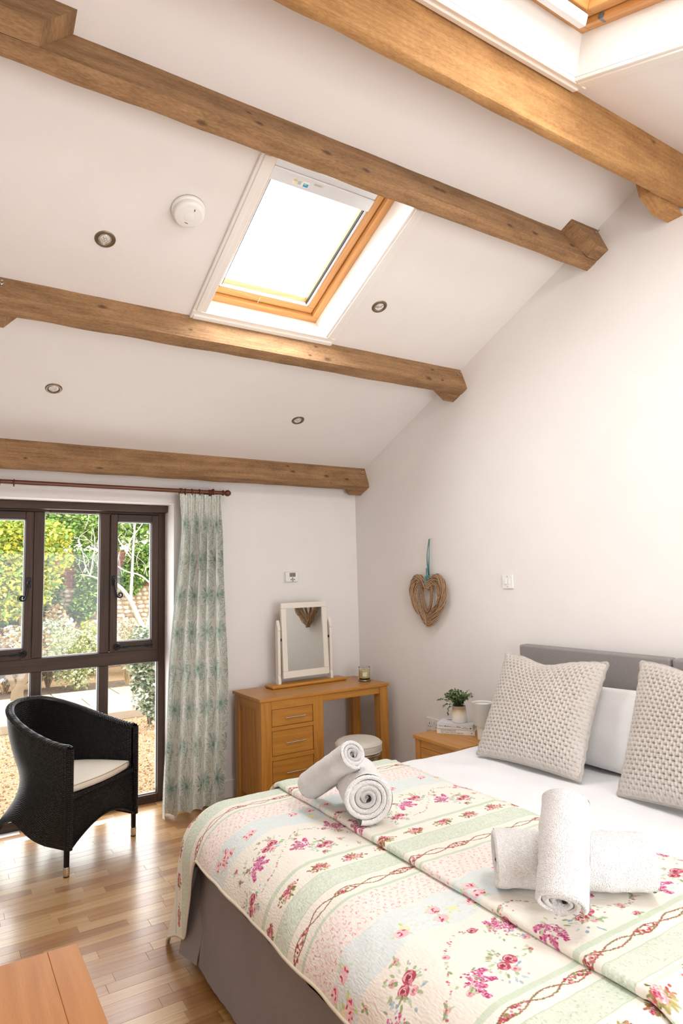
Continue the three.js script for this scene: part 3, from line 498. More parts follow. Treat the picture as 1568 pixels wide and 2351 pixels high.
{ // stool
  const o = thing('vanity_stool', 'round cream padded stool on chrome legs in front of dressing table', 'stool', [-0.55, 0, 0.79], 0.5);
  const hide = std({ color: 0xdcd7cb, roughness: 0.5, bumpMap: plasterBump, bumpScale: 0.0005 });
  part(o, 'seat', lathe([[0, 0.468], [0.08, 0.47], [0.13, 0.466], [0.15, 0.455], [0.157, 0.44], [0.158, 0.425], [0.157, 0.4], [0.153, 0.388], [0, 0.386]], 64), hide);
  part(o, 'piping', merge([new THREE.TorusGeometry(0.1575, 0.0028, 8, 72).rotateX(Math.PI / 2).translate(0, 0.441, 0), new THREE.TorusGeometry(0.155, 0.0035, 8, 72).rotateX(Math.PI / 2).translate(0, 0.396, 0)]), hide);
  part(o, 'ring', lathe([[0.12, 0.386], [0.148, 0.386], [0.147, 0.368], [0.12, 0.368], [0.12, 0.386]], 64), M.chrome);
  for (let i = 0; i < 4; i++) {
    const A = [], B = [];
    for (let k = 0; k <= 16; k++) { const t = k / 16, r = 0.138 - 0.055 * Math.sin(t * 2.5) + 0.05 * t * t; A.push([r, 0.37 * (1 - t)]); B.push([r - 0.02, 0.37 * (1 - t)]); }
    const sh = new THREE.Shape([...A, ...B.reverse()].map((p) => new THREE.Vector2(...p)));
    part(o, 'leg', new THREE.ExtrudeGeometry(sh, { depth: 0.022, bevelEnabled: true, bevelSize: 0.002, bevelThickness: 0.002, bevelSegments: 1 }).translate(0, 0, -0.011), M.chrome, null, [0, i * Math.PI / 2 + 0.3, 0]);
  }
  part(o, 'stem', new THREE.CylinderGeometry(0.011, 0.011, 0.3, 16).translate(0, 0.235, 0), M.chrome);
}
{ // dressing mirror
  const o = thing('dressing_mirror', 'white framed tilting mirror on an oak stand on the dressing table', 'mirror', [-0.597, 0.76, 0.168], 0.035);
  const paint = std({ color: 0xe9e2d6, roughness: 0.5 });
  const sh = new THREE.Shape([[-0.328, -0.062], [0.328, -0.062], [0.328, 0.062], [-0.328, 0.062]].map((p) => new THREE.Vector2(...p)));
  part(o, 'base', uvm(new THREE.ExtrudeGeometry(sh, { depth: 0.008, bevelEnabled: true, bevelSize: 0.012, bevelThickness: 0.009, bevelSegments: 2, bevelOffset: -0.012 }).rotateX(-Math.PI / 2).translate(0, 0.009, 0), 'x'), M.oak);
  const prof = [[-0.024, 0], [0.024, 0], [0.022, 0.03], [0.014, 0.055], [0.019, 0.075], [0.019, 0.36], [0.017, 0.385], [0.022, 0.392], [0.014, 0.425], [0.0, 0.462], [-0.014, 0.425], [-0.022, 0.392], [-0.017, 0.385], [-0.019, 0.36], [-0.019, 0.075], [-0.014, 0.055], [-0.022, 0.03]];
  for (const x of [-0.245, 0.214]) {
    part(o, 'post', new THREE.ExtrudeGeometry(new THREE.Shape(prof.map((p) => new THREE.Vector2(...p))), { depth: 0.02, bevelEnabled: true, bevelSize: 0.0015, bevelThickness: 0.0015, bevelSegments: 1 }).rotateY(Math.PI / 2).translate(x - 0.01, 0.026, 0), paint);
    part(o, 'pivot', new THREE.CylinderGeometry(0.011, 0.011, 0.016, 18).rotateZ(Math.PI / 2), M.iron, [x + (x < 0 ? 0.016 : -0.016), 0.345, 0.004]);
  }
  const f = new THREE.Group(); f.name = 'mirror_frame'; o.add(f); f.position.set(-0.0155, 0.345, 0.006); f.rotation.x = -0.05; f.rotation.y = 0.008;
  const W = 0.203, H0 = -0.283, H1 = 0.272, R = 0.042, fr = (b, g) => part(f, 'frame_rail', boxAt(...b, -0.012, 0.012, { b: 0.003, grain: g }), paint);
  fr([-W, W, H0, H0 + R + 0.008], 'x'); fr([-W, W, H1 - R, H1], 'x'); fr([-W, -W + R, H0 + R + 0.008, H1 - R], 'y'); fr([W - R, W, H0 + R + 0.008, H1 - R], 'y');
  part(f, 'mirror_glass', boxAt(-W + R - 0.004, W - R + 0.004, H0 + R + 0.004, H1 - R + 0.004, 0.0, 0.004, { b: 0 }), std({ color: 0xdfe3df, metalness: 1, roughness: 0.015 }));
  part(f, 'backing', boxAt(-W + 0.01, W - 0.01, H0 + 0.01, H1 - 0.01, -0.016, -0.011, { b: 0 }), std({ color: 0x9a8a70, roughness: 0.9 }));
}
{ // candle
  const o = thing('candle_jar', 'yellow wax candle in a clear glass on the dressing table', 'candle', [-0.187, 0.76, 0.345]);
  part(o, 'base', lathe([[0, 0], [0.047, 0], [0.049, 0.006], [0.046, 0.013], [0.04, 0.015], [0, 0.015]], 48), std({ color: 0x8f8273, roughness: 0.25, metalness: 0.9 }));
  part(o, 'glass', lathe([[0.0, 0.0155], [0.042, 0.0155], [0.0445, 0.03], [0.0455, 0.108], [0.044, 0.109], [0.0425, 0.104], [0.042, 0.03], [0.036, 0.02], [0.0, 0.019]], 56), phys({ color: 0xffffff, transmission: 1, roughness: 0.02, ior: 1.45, thickness: 0.002 }));
  part(o, 'wax', lathe([[0, 0.02], [0.036, 0.0205], [0.0415, 0.03], [0.0415, 0.083], [0.038, 0.082], [0, 0.081]], 48), std({ color: 0xe7d79a, roughness: 0.55 }));
  part(o, 'wick', new THREE.CylinderGeometry(0.001, 0.001, 0.012, 6), M.iron, [0, 0.087, 0]);
  const em = canvasTex(128, 128, (c) => { c.fillStyle = '#e8e3d8'; c.fillRect(0, 0, 128, 128); c.strokeStyle = '#b9b1a0'; c.lineWidth = 3; c.beginPath(); c.arc(64, 64, 56, 0, 7); c.stroke(); c.fillStyle = '#a59c8b'; for (const [y, w] of [[30, 40], [52, 60], [74, 56], [98, 30]]) c.fillRect(64 - w / 2, y, w, 6); });
  const lab = new THREE.CylinderGeometry(0.0458, 0.0458, 0.03, 24, 1, true, -0.34, 0.68), p = lab.attributes.position, uv = lab.attributes.uv;
  part(o, 'emblem', lab, std({ map: em, roughness: 0.6, side: THREE.DoubleSide }), [0, 0.054, 0], [0, -0.55, 0]);
}
// ------------------------------------------------------------------ wicker armchair
const weave = (s) => dataTex(256, 256, (u, v) => { const a = (u / s), b = (v / s), i = Math.floor(a), j = Math.floor(b), fu = a - i, fv = b - j, over = (i + j) % 2 === 0, w = over ? Math.sin(fv * Math.PI) * (0.55 + 0.45 * Math.sin(fu * Math.PI)) : Math.sin(fu * Math.PI) * (0.55 + 0.45 * Math.sin(fv * Math.PI)); return 0.15 + 0.85 * w; }, s * 16, s * 16, { color: false, mirror: false });
{
  const o = thing('wicker_armchair', 'black woven wicker tub armchair in front of the garden window', 'armchair', [-2.136, 0, 0.499], 0.68);
  const wb = weave(0.0105), wick = std({ color: 0x120e0c, roughness: 0.45, bumpMap: wb, bumpScale: 0.012 });
  const plan = (a, h) => { const s = Math.sin(a), pw = lerp(0.4, 0.8, sstep(h, 0.12, 0.5)), k = 1 + (lerp(0.0, 0.09, sstep(h, 0.4, 0.85)) + 0.09 * sstep(0.34 - h, 0, 0.24) - 0.1 * Math.exp(-Math.pow((h - 0.4) / 0.16, 2))) * Math.pow(s, 0.55); return [-0.295 * Math.sign(Math.cos(a)) * Math.pow(Math.abs(Math.cos(a)), pw) * k, -0.58 * Math.pow(s, pw) * k]; };
  const rim = (a) => 0.662 + 0.185 * Math.pow(Math.sin(a), 1.25), low = (a) => { const q = a < 1.05 ? a / 1.05 : a > 2.09 ? (Math.PI - a) / 1.05 : (a - 1.05) / 1.04; return 0.135 + 0.105 * Math.sin(q * Math.PI); };
  const T = 0.034;
  const wall = (a, v, inn) => { const h = lerp(low(a), rim(a), v), [x, z] = plan(a, h); if (!inn) return [x, h, z]; const l = Math.hypot(x, z + 0.22) || 1; return [x - T * x / l, h, z - T * (z + 0.22) / l]; };
  const NA = 96, uvw = (u, v) => [u * 1.85, v * 0.62];
  const outer = sheet(NA, 30, (u, v) => wall(u * Math.PI, v, false), uvw), inner = sheet(NA, 30, (u, v) => wall((1 - u) * Math.PI, v, true), uvw);
  const capF = (edge) => sheet(4, 30, (u, v) => { const A = wall(edge, v, false), B = wall(edge, v, true); return [lerp(A[0], B[0], edge ? 1 - u : u), A[1], lerp(A[2], B[2], u) + 0.006 * Math.sin(u * 3.14)]; }, (u, v) => [u * T, v * 0.62]);
  const under = sheet(NA, 2, (u, v) => { const A = wall(u * Math.PI, 0, true), B = wall(u * Math.PI, 0, false); return [lerp(A[0], B[0], v), lerp(A[1], B[1], v), lerp(A[2], B[2], v)]; }, (u, v) => [u * 1.85, v * T]);
  for (const g of [outer, inner, under]) for (let i = 0, n = g.index.array; i < n.length; i += 3) { const t = n[i]; n[i] = n[i + 1]; n[i + 1] = t; }
  for (const g of [outer, inner, under]) g.computeVertexNormals();
  wick.side = THREE.DoubleSide;
  part(o, 'shell', merge([outer, inner, capF(0), capF(Math.PI), under]), wick);
  // plaited rim
  const rp = []; for (let i = 0; i <= 60; i++) { const a = (i / 60) * Math.PI, A = wall(a, 1, false), B = wall(a, 1, true); rp.push([(A[0] + B[0]) / 2, A[1] + 0.002, (A[2] + B[2]) / 2]); }
  const strands = []; const cur = new THREE.CatmullRomCurve3(rp.map((p) => V(...p)));
  for (let k = 0; k < 3; k++) { const pts = []; for (let i = 0; i <= 240; i++) { const t = i / 240, c = cur.getPoint(t), b = k * 2.094 + t * 260; pts.push([c.x + 0.011 * Math.cos(b), c.y + 0.010 * Math.sin(b), c.z + 0.011 * Math.cos(b)]); } strands.push(tube(pts, 0.0088, 900, 6)); }
  part(o, 'rim', merge([new THREE.TubeGeometry(cur, 120, 0.015, 10), ...strands]), std({ color: 0x14100e, roughness: 0.34 }));
  for (const e of [0, Math.PI]) { // front arm edges
    const pts = []; for (let i = 0; i <= 20; i++) { const A = wall(e, 1 - i / 20, false), B = wall(e, 1 - i / 20, true); pts.push([(A[0] + B[0]) / 2, A[1], A[2] + 0.002]); }
    part(o, 'arm_edge', uvm(tube(pts, 0.017, 40, 12), 'y'), wick);
  }
  part(o, 'front_panel', sheet(30, 16, (u, v) => { const x = lerp(-0.28, 0.28, u), y0 = 0.135 + 0.105 * Math.pow(Math.sin(u * Math.PI), 0.9); return [x, lerp(y0, 0.41, v), 0.002 - 0.02 * v + 0.012 * Math.sin(u * Math.PI)]; }, (u, v) => [u * 0.56, v * 0.28]), wick);
  part(o, 'lower_binding', tube(Array.from({ length: 15 }, (_, i) => { const u = i / 14; return [lerp(-0.28, 0.28, u), 0.135 + 0.105 * Math.pow(Math.sin(u * Math.PI), 0.9), 0.004 + 0.012 * Math.sin(u * Math.PI)]; }), 0.007, 60, 8), wick);
  const sp = []; for (let i = 0; i <= 24; i++) { const p = plan((i / 24) * Math.PI, 0.405); sp.push(new THREE.Vector2(p[0] * 0.97, p[1] * 0.97)); }
  part(o, 'seat', uvm(new THREE.ExtrudeGeometry(new THREE.Shape(sp), { depth: 0.02, bevelEnabled: false }).rotateX(Math.PI / 2).scale(1, 1, 1).translate(0, 0.41, 0), 'x'), wick);
  for (const [x, z] of [[-0.284, -0.012], [0.284, -0.012], [-0.275, -0.53], [0.275, -0.53]]) {
    const l = part(o, 'leg', new THREE.CylinderGeometry(0.0165, 0.0145, 0.36, 16).translate(0, 0.225, 0), wick, [x, 0, z]);
    part(l, 'metal_cap', lathe([[0, 0.006], [0.0165, 0.006], [0.017, 0.05], [0.0145, 0.051], [0, 0.051]], 20), M.chrome);
    part(l, 'foot_pad', new THREE.CylinderGeometry(0.0165, 0.0155, 0.008, 18).translate(0, 0.004, 0), M.iron);
  }
  // its cushion
  const cm = std({ color: 0xe9dfcf, roughness: 0.9, bumpMap: linenBump, bumpScale: 0.0004 });
  const c = thing('seat_cushion', 'cream seat pad on the wicker armchair', 'cushion', [-2.136, 0.412, 0.499], 0.68);
  const cp = []; for (let i = 0; i <= 40; i++) { const p = plan((i / 40) * Math.PI, 0.42); cp.push([p[0] * 0.86, p[1] * 0.86 - 0.022]); }
  for (let i = 1; i < 12; i++) { const u = i / 12; cp.push([lerp(0.2537, -0.2537, u), -0.022 + 0.03 * Math.sin(u * Math.PI)]); }
  const ring = cp.length, cx = 0, cz = -0.24, prof = [[0.0, 0.004], [0.93, 0.0], [0.985, 0.006], [1.0, 0.02], [1.0, 0.03], [0.988, 0.042], [0.95, 0.048], [0.8, 0.053], [0.5, 0.056], [0.0, 0.056]];
  const pos = [], idx = []; for (const [k, y] of prof) for (const [x, z] of cp) pos.push(cx + (x - cx) * k, y, cz + (z - cz) * k);
  for (let j = 0; j < prof.length - 1; j++) for (let i = 0; i < ring; i++) { const a = j * ring + i, b = j * ring + (i + 1) % ring, d = a + ring, e = b + ring; idx.push(a, d, b, b, d, e); }
  let g = new THREE.BufferGeometry(); g.setAttribute('position', new THREE.Float32BufferAttribute(pos, 3)); g.setIndex(idx); g.computeVertexNormals();
  g.setAttribute('uv', new THREE.Float32BufferAttribute(pos.flatMap((_, i) => (i % 3 ? [] : [pos[i], pos[i + 2]])), 2));
  cm.side = THREE.DoubleSide;
  part(c, 'pad', g, cm);
  part(c, 'piping', tube(cp.map(([x, z]) => [cx + (x - cx) * 0.99, 0.041, cz + (z - cz) * 0.99]), 0.0022, 200, 6, true), std({ color: 0xa79b86, roughness: 0.9 }));
}
// ------------------------------------------------------------------ bedside table and what stands on it
{
  const o = thing('bedside_table', 'oak bedside table between wall socket and bed', 'bedside table', [0, 0, 0]);
  const x0 = -0.449, x1 = -0.025, z0 = 1.257, z1 = 1.69, T = 0.57;
  part(o, 'top', boxAt(x0, x1, T - 0.024, T, z0, z1, { b: 0.003, grain: 'z' }), M.oak);
  for (const [x, z] of [[x0 + 0.01, z0 + 0.008], [x1 - 0.06, z0 + 0.008], [x0 + 0.01, z1 - 0.058], [x1 - 0.06, z1 - 0.058]]) part(o, 'leg', boxAt(x, x + 0.05, 0, T - 0.024, z, z + 0.05, { grain: 'y' }), M.oak);
  for (const z of [z0 + 0.018, z1 - 0.036]) part(o, 'side_panel', boxAt(x0 + 0.06, x1 - 0.06, 0.07, T - 0.024, z, z + 0.018, { b: 0, grain: 'y' }), M.oak);
  part(o, 'front_rail', boxAt(x0 + 0.014, x0 + 0.04, T - 0.07, T - 0.024, z0 + 0.058, z1 - 0.058, { grain: 'z' }), M.oak);
  part(o, 'back_panel', boxAt(x1 - 0.03, x1 - 0.02, 0.07, T - 0.024, z0 + 0.058, z1 - 0.058, { b: 0, grain: 'z' }), M.oak);
  for (const [y0, y1] of [[0.34, 0.498], [0.1, 0.33]]) { const d = part(o, 'drawer', boxAt(x0 + 0.012, x0 + 0.036, y0, y1, z0 + 0.06, z1 - 0.06, { grain: 'z' }), M.oak); part(d, 'handle', merge([new THREE.CylinderGeometry(0.0045, 0.0045, 0.12, 10).rotateX(Math.PI / 2), ...[-0.04, 0.04].map((z) => new THREE.CylinderGeometry(0.0035, 0.0035, 0.022, 8).rotateZ(Math.PI / 2).translate(0.011, 0, z))]), M.chrome, [x0 - 0.01, (y0 + y1) / 2 + 0.03, (z0 + z1) / 2]); }
}
{
  const book = (label, pos, turn, w, d, h, cover, spine, top) => {
    const o = thing('book', label, 'book', pos, turn, 'books stacked on the bedside table'), cm = std({ color: cover, roughness: 0.45 });
    part(o, 'front_cover', boxAt(0, w, h - 0.0025, h, -d, 0, { b: 0.0008 }), top ? [cm, cm, cm, cm, cm, cm][0] : cm);
    part(o, 'back_cover', boxAt(0, w, 0, 0.0025, -d, 0, { b: 0.0008 }), cm);
    part(o, 'page_block', boxAt(0.003, w - 0.003, 0.0025, h - 0.0025, -d + 0.003, -0.003, { b: 0 }), std({ color: 0xd9c9a8, roughness: 0.95, bumpMap: dataTex(16, 128, (u, v) => 0.5 + 0.5 * noise(v * 900, 3, 1), 0.05, 0.03, { color: false }), bumpScale: 0.0006 }));
    part(o, 'spine', boxAt(0, w, 0, h, -0.003, 0.001, { b: 0.0009 }), cm);
    part(o, 'spine_print', new THREE.PlaneGeometry(w * 0.985, h * 0.9), std({ map: spine, roughness: 0.45 }), [w / 2, h / 2, 0.0016]);
    if (top) part(o, 'cover_print', new THREE.PlaneGeometry(w * 0.94, d * 0.9).rotateX(-Math.PI / 2), std({ map: top, roughness: 0.45 }), [w / 2, h + 0.0004, -d / 2]);
    return o;
  };
  const s1 = canvasTex(1024, 128, (c) => { c.fillStyle = '#e6e1da'; c.fillRect(0, 0, 1024, 128); c.fillStyle = '#23211f'; c.font = 'bold 46px serif'; c.fillText('ELENA FERRANTE', 100, 56); c.fillText('THE LYING LIFE OF ADULTS', 100, 108, 620); c.fillRect(930, 74, 36, 8); c.beginPath(); c.ellipse(948, 70, 12, 9, 0, 0, 7); c.fill(); });
  const s2 = canvasTex(1024, 140, (c) => { c.fillStyle = '#d6d6d8'; c.fillRect(0, 0, 1024, 140); c.fillStyle = '#2f3034'; c.font = '50px serif'; c.fillText('Honor', 40, 86); c.font = 'italic bold 48px serif'; c.fillText('Rabout', 230, 88); c.beginPath(); c.ellipse(226, 70, 12, 18, 0, 0, 7); c.fill(); c.fillStyle = '#9a7f78'; c.fillRect(400, 62, 150, 4); c.fillStyle = '#6d5f4a'; c.fillRect(400, 90, 140, 4); c.fillRect(530, 84, 16, 14); c.fillStyle = '#2f3034'; c.font = 'bold 54px serif'; c.fillText('Blue', 565, 90); c.fillStyle = '#8b8d92'; c.fillRect(760, 56, 80, 12); c.fillRect(706, 92, 200, 14); c.fillStyle = '#33343a'; c.fillRect(945, 74, 40, 32); });
  const tp = canvasTex(512, 384, (c) => { c.fillStyle = '#dcdcde'; c.fillRect(0, 0, 512, 384); c.fillStyle = '#6f6a68'; c.beginPath(); c.ellipse(120, 110, 46, 34, 0.2, 0, 7); c.fill(); c.strokeStyle = '#8f9096'; c.lineWidth = 5; for (const [a, b, d, e] of [[30, 250, 330, 300], [60, 210, 260, 260], [400, 300, 480, 90], [430, 320, 500, 150], [380, 330, 470, 330]]) { c.beginPath(); c.moveTo(a, b); c.lineTo(d, e); c.stroke(); } });
  book('thick white paperback lying under the grey book', [-0.315, 0.57, 1.331], -0.992, 0.241, 0.165, 0.0305, 0xe6e1da, s1, null);
  book('pale grey book lying under the potted plant', [-0.317, 0.6005, 1.337], -0.975, 0.226, 0.15, 0.034, 0xd6d6d8, s2, tp);
}
{
  const o = thing('potted_plant', 'small leafy green plant in a two-tone glazed pot', 'plant', [-0.193, 0.635, 1.41]);
  const glaze = dataTex(64, 256, (u, v) => { const t = v + 0.03 * noise(u * 8, v * 3, 1) + 0.012 * noise(u * 30, v * 30, 2); return t > 0.53 ? hex(0xa98f78) : t > 0.46 ? mixc(hex(0xd8c49c), hex(0xb79a7c), sstep(t, 0.46, 0.53)) : mixc(hex(0xe6e1d6), hex(0xddd0b0), sstep(t, 0.38, 0.46)); }, 1, 1, { mirror: false });
  part(o, 'pot', lathe([[0, 0], [0.044, 0], [0.0475, 0.004], [0.0485, 0.02], [0.047, 0.05], [0.043, 0.078], [0.0415, 0.092], [0.0415, 0.1], [0.0385, 0.1], [0.0385, 0.088], [0, 0.088]], 48), phys({ map: glaze, roughness: 0.3, clearcoat: 0.4, clearcoatRoughness: 0.15 }));
  part(o, 'soil', new THREE.CircleGeometry(0.0384, 24).rotateX(-Math.PI / 2), std({ color: 0x2a2018, roughness: 1 }), [0, 0.0885, 0]);
  const stems = [], leaves = [[], [], []], cols = [0x4c6b30, 0x6a8a40, 0x3b5424];
  const leaf = (p, d, s) => { const g = new THREE.BufferGeometry(); g.setAttribute('position', new THREE.Float32BufferAttribute([0, 0, 0, 0.5, 0.12, 0.45, 1, 0, 0, 0.5, 0.12, -0.45], 3)); g.setAttribute('uv', new THREE.Float32BufferAttribute([0, 0, 1, 0, 1, 1, 0, 1], 2)); g.setIndex([0, 1, 2, 0, 2, 3]); g.computeVertexNormals(); const q = new THREE.Quaternion().setFromUnitVectors(V(1, 0, 0), d.clone().normalize()); g.applyMatrix4(new THREE.Matrix4().compose(p, q, V(s, s, s))); return g; };
  for (let i = 0; i < 62; i++) {
    const a = rr(0, 6.283), out = rr(0.02, 0.098), up = rr(0.03, 0.105) * (1 - out * 3.5) + 0.012; const p0 = V(rr(-0.02, 0.02), 0.088, rr(-0.02, 0.02)), p2 = V(Math.cos(a) * out, 0.1 + up, Math.sin(a) * out), p1 = p0.clone().lerp(p2, 0.5).add(V(0, 0.03, 0));
    const cv = new THREE.QuadraticBezierCurve3(p0, p1, p2); stems.push(new THREE.TubeGeometry(cv, 6, 0.0008, 4));
    for (let k = 2; k <= 11; k++) { const t = k / 11, c = cv.getPoint(t); for (let e = 0; e < 2; e++) leaves[Math.floor(rnd() * 3)].push(leaf(c, V(rr(-1, 1), rr(-0.3, 0.9), rr(-1, 1)), rr(0.009, 0.017))); }
  }
  for (let i = 0; i < 3; i++) { // trailing sprigs on the window side
    const cv = new THREE.QuadraticBezierCurve3(V(-0.02, 0.1, -0.02), V(-0.06, 0.15 - i * 0.03, -0.06), V(-0.09 + i * 0.03, 0.125 - i * 0.045, -0.105 + i * 0.02)); stems.push(new THREE.TubeGeometry(cv, 10, 0.0009, 4));
    for (let k = 4; k <= 18; k++) { const c = cv.getPoint(k / 18); for (let e = 0; e < 2; e++) leaves[Math.floor(rnd() * 3)].push(leaf(c, V(rr(-1, 1), rr(-0.4, 0.9), rr(-1, 1)), rr(0.008, 0.014))); }
  }
  part(o, 'stems', merge(stems), std({ color: 0x5a6a38, roughness: 0.8 }));
  leaves.forEach((l, i) => { const m = part(o, 'foliage', merge(l), phys({ color: cols[i], roughness: 0.6, transmission: 0.25, thickness: 0, side: THREE.DoubleSide })); m.userData.kind = 'stuff'; });
}
{
  const o = thing('table_lamp', 'small cream table lamp with a cylindrical shade behind the cushion', 'lamp', [-0.2, 0.57, 1.628]);
  const cer = std({ color: 0xe3ddcd, roughness: 0.6 });
  part(o, 'base', lathe([[0, 0], [0.036, 0], [0.038, 0.004], [0.04, 0.07], [0.04, 0.1], [0.036, 0.104], [0.008, 0.106], [0.008, 0.13], [0, 0.13]], 40), cer);
  part(o, 'shade', lathe([[0.0535, 0.085], [0.0665, 0.218], [0.0655, 0.218], [0.0525, 0.085]], 48), phys({ color: 0xe9e5da, roughness: 0.95, transmission: 0.35, thickness: 0, side: THREE.DoubleSide, bumpMap: linenBump, bumpScale: 0.0003 }));
  part(o, 'shade_lining', lathe([[0, 0.2], [0.0645, 0.2], [0.065, 0.217]], 40), std({ color: 0xf4f2ee, roughness: 0.9, side: THREE.DoubleSide }));
}
{ // chest near the bed foot
  const o = thing('oak_chest', 'low oak chest of drawers facing the foot of the bed', 'chest', [0, 0, 0]);
  const x0 = -3.2, x1 = -2.703, z0 = 2.898, z1 = 3.86, T = 0.75, lt = phys({ map: woodTex({ dark: 0xa9682b, light: 0xc98a4b, rings: 18, warp: 1.4, fine: 0.35, streak: 0.4, z: 61 }), roughness: 0.42, bumpMap: grainBump, bumpScale: 0.0003 });
  part(o, 'top', boxAt(x0, x1 - 0.062, T - 0.025, T, z0, z1, { b: 0.001, grain: 'z' }), lt);
  part(o, 'top_edging', boxAt(x1 - 0.062, x1, T - 0.025, T, z0, z1, { b: 0.002, grain: 'z', off: 7.7 }), lt);
  for (const [x, z] of [[x1 - 0.07, z0 + 0.01], [x1 - 0.07, z1 - 0.07], [x0 + 0.01, z0 + 0.01], [x0 + 0.01, z1 - 0.07]]) part(o, 'leg', boxAt(x, x + 0.06, 0, T - 0.025, z, z + 0.06, { grain: 'y' }), lt);
  for (const z of [z0 + 0.022, z1 - 0.04]) part(o, 'side_panel', boxAt(x0 + 0.07, x1 - 0.07, 0.08, T - 0.025, z, z + 0.018, { b: 0, grain: 'x' }), lt);
  part(o, 'back_panel', boxAt(x0 + 0.015, x0 + 0.03, 0.08, T - 0.025, z0 + 0.07, z1 - 0.07, { b: 0, grain: 'z' }), lt);
  for (let k = 0; k < 3; k++) { const d = part(o, 'drawer', boxAt(x1 - 0.035, x1 - 0.012, 0.1 + k * 0.205, 0.295 + k * 0.205, z0 + 0.074, z1 - 0.074, { grain: 'z' }), lt); part(d, 'handle', new THREE.CylinderGeometry(0.0045, 0.0045, 0.15, 10).rotateX(Math.PI / 2), M.chrome, [x1 - 0.002, 0.2 + k * 0.205, (z0 + z1) / 2]); }
}
// ------------------------------------------------------------------ bed
const BED = { foot: -2.0, z0: 1.81, z1: 3.62, top: 0.6 };
const fabricTex = (dark, light, z) => dataTex(512, 512, (u, v) => mixc(hex(dark), hex(light), clamp(0.5 + 0.35 * noise(u * 900, v * 90, z) + 0.35 * noise(u * 90, v * 900, z + 4) + 0.3 * fbm(u * 6, v * 6, z, 3), 0, 1)), 0.5, 0.5);
const woven = dataTex(256, 256, (u, v) => 0.5 + 0.4 * Math.sin(u * 4189) * Math.sin(v * 4189) + 0.3 * noise(u * 300, v * 300, 3), 0.06, 0.06, { color: false });
const softBump = dataTex(512, 512, (u, v) => 0.5 + 0.6 * fbm(u * 5, v * 5, 30, 4) + 0.12 * noise(u * 300, v * 300, 2), 1, 1, { color: false });
{
  const o = thing('bed_base', 'divan bed base with a grey pleated valance', 'bed');
  const grey = std({ map: fabricTex(0x827976, 0x988f8b, 71), roughness: 0.95, side: THREE.DoubleSide, bumpMap: woven, bumpScale: 0.0003 });
  part(o, 'divan', boxAt(BED.foot, -0.12, 0.09, 0.345, BED.z0 + 0.02, BED.z1 - 0.02, { b: 0.02 }), std({ color: 0x6f6866, roughness: 0.95 }));
  for (const [x, z] of [[-1.93, 1.92], [-0.3, 1.92], [-1.93, 3.5], [-0.3, 3.5]]) part(o, 'castor', merge([new THREE.CylinderGeometry(0.03, 0.03, 0.03, 20).rotateX(Math.PI / 2).translate(0, 0.03, 0), new THREE.CylinderGeometry(0.012, 0.012, 0.05, 12).translate(0, 0.07, 0)]), M.iron, [x, 0, z]);
  // foot panel of the valance with an inverted pleat, and its return along the window side
  const pleat = (z, at) => { const d = z - at; return 0.05 * Math.exp(-d * d / 0.0006) - 0.018 * Math.exp(-Math.pow(d - 0.05, 2) / 0.0008) - 0.014 * Math.exp(-Math.pow(d + 0.05, 2) / 0.001); };
  part(o, 'valance', sheet(260, 20, (u, v) => { const z = lerp(BED.z0 - 0.01, BED.z1 + 0.01, u), w = v; return [BED.foot - 0.03 - 0.045 * w + pleat(z, 2.93) * w + 0.012 * w * noise(z * 5, v, 3) + 0.003 * noise(z * 22, v * 3, 6), lerp(0.36, 0.035, v) + 0.004 * noise(z * 6, 2), z]; }, (u, v) => [u * 1.8, v * 0.33]), grey);
  part(o, 'valance', sheet(240, 20, (u, v) => { const x = lerp(BED.foot - 0.055, -0.12, u); return [x, lerp(0.36, 0.03, v), BED.z0 - 0.015 - 0.035 * v + pleat(x, -1.05) * v + 0.012 * v * noise(x * 5, v, 9)]; }, (u, v) => [u * 1.8, v * 0.33]), grey);
  part(o, 'corner_flap', sheet(16, 16, (u, v) => [BED.foot - 0.075 * v - 0.035 + 0.03 * u, lerp(0.36, 0.04, v), BED.z0 - 0.03 + 0.13 * u], (u, v) => [u * 0.13, v * 0.33]), grey);
  const m = thing('mattress', 'white mattress under the duvet and coverlet', 'mattress');
  part(m, 'core', boxAt(BED.foot, -0.12, 0.347, 0.585, BED.z0, BED.z1, { b: 0.05, seg: 4 }), std({ color: 0xece9e4, roughness: 0.9 }));
}
{
  const cloth = std({ map: fabricTex(0x87817f, 0xa7a19e, 81), roughness: 0.95, bumpMap: woven, bumpScale: 0.0006 });
  const make = (label, z0, z1) => { const h = thing('headboard', label, 'headboard', null, 0, 'pair of grey headboards'); part(h, 'pad', boxAt(-0.105, -0.035, 0.3, 1.14, z0, z1, { b: 0.014, seg: 3 }), cloth); for (const z of [z0 + 0.2, z1 - 0.2]) part(h, 'strut', boxAt(-0.035, -0.017, 0.1, 0.9, z - 0.03, z + 0.03, { grain: 'y' }), M.pine); };
  make('grey woven fabric headboard on the bedside table side', 1.85, 2.766); make('grey woven fabric headboard behind the second knitted cushion', 2.776, 3.69);
}
const drapeCurve = (e, R) => (e < R * 1.5708 ? [R * Math.sin(e / R), R * (1 - Math.cos(e / R))] : [R, R + e - R * 1.5708]);
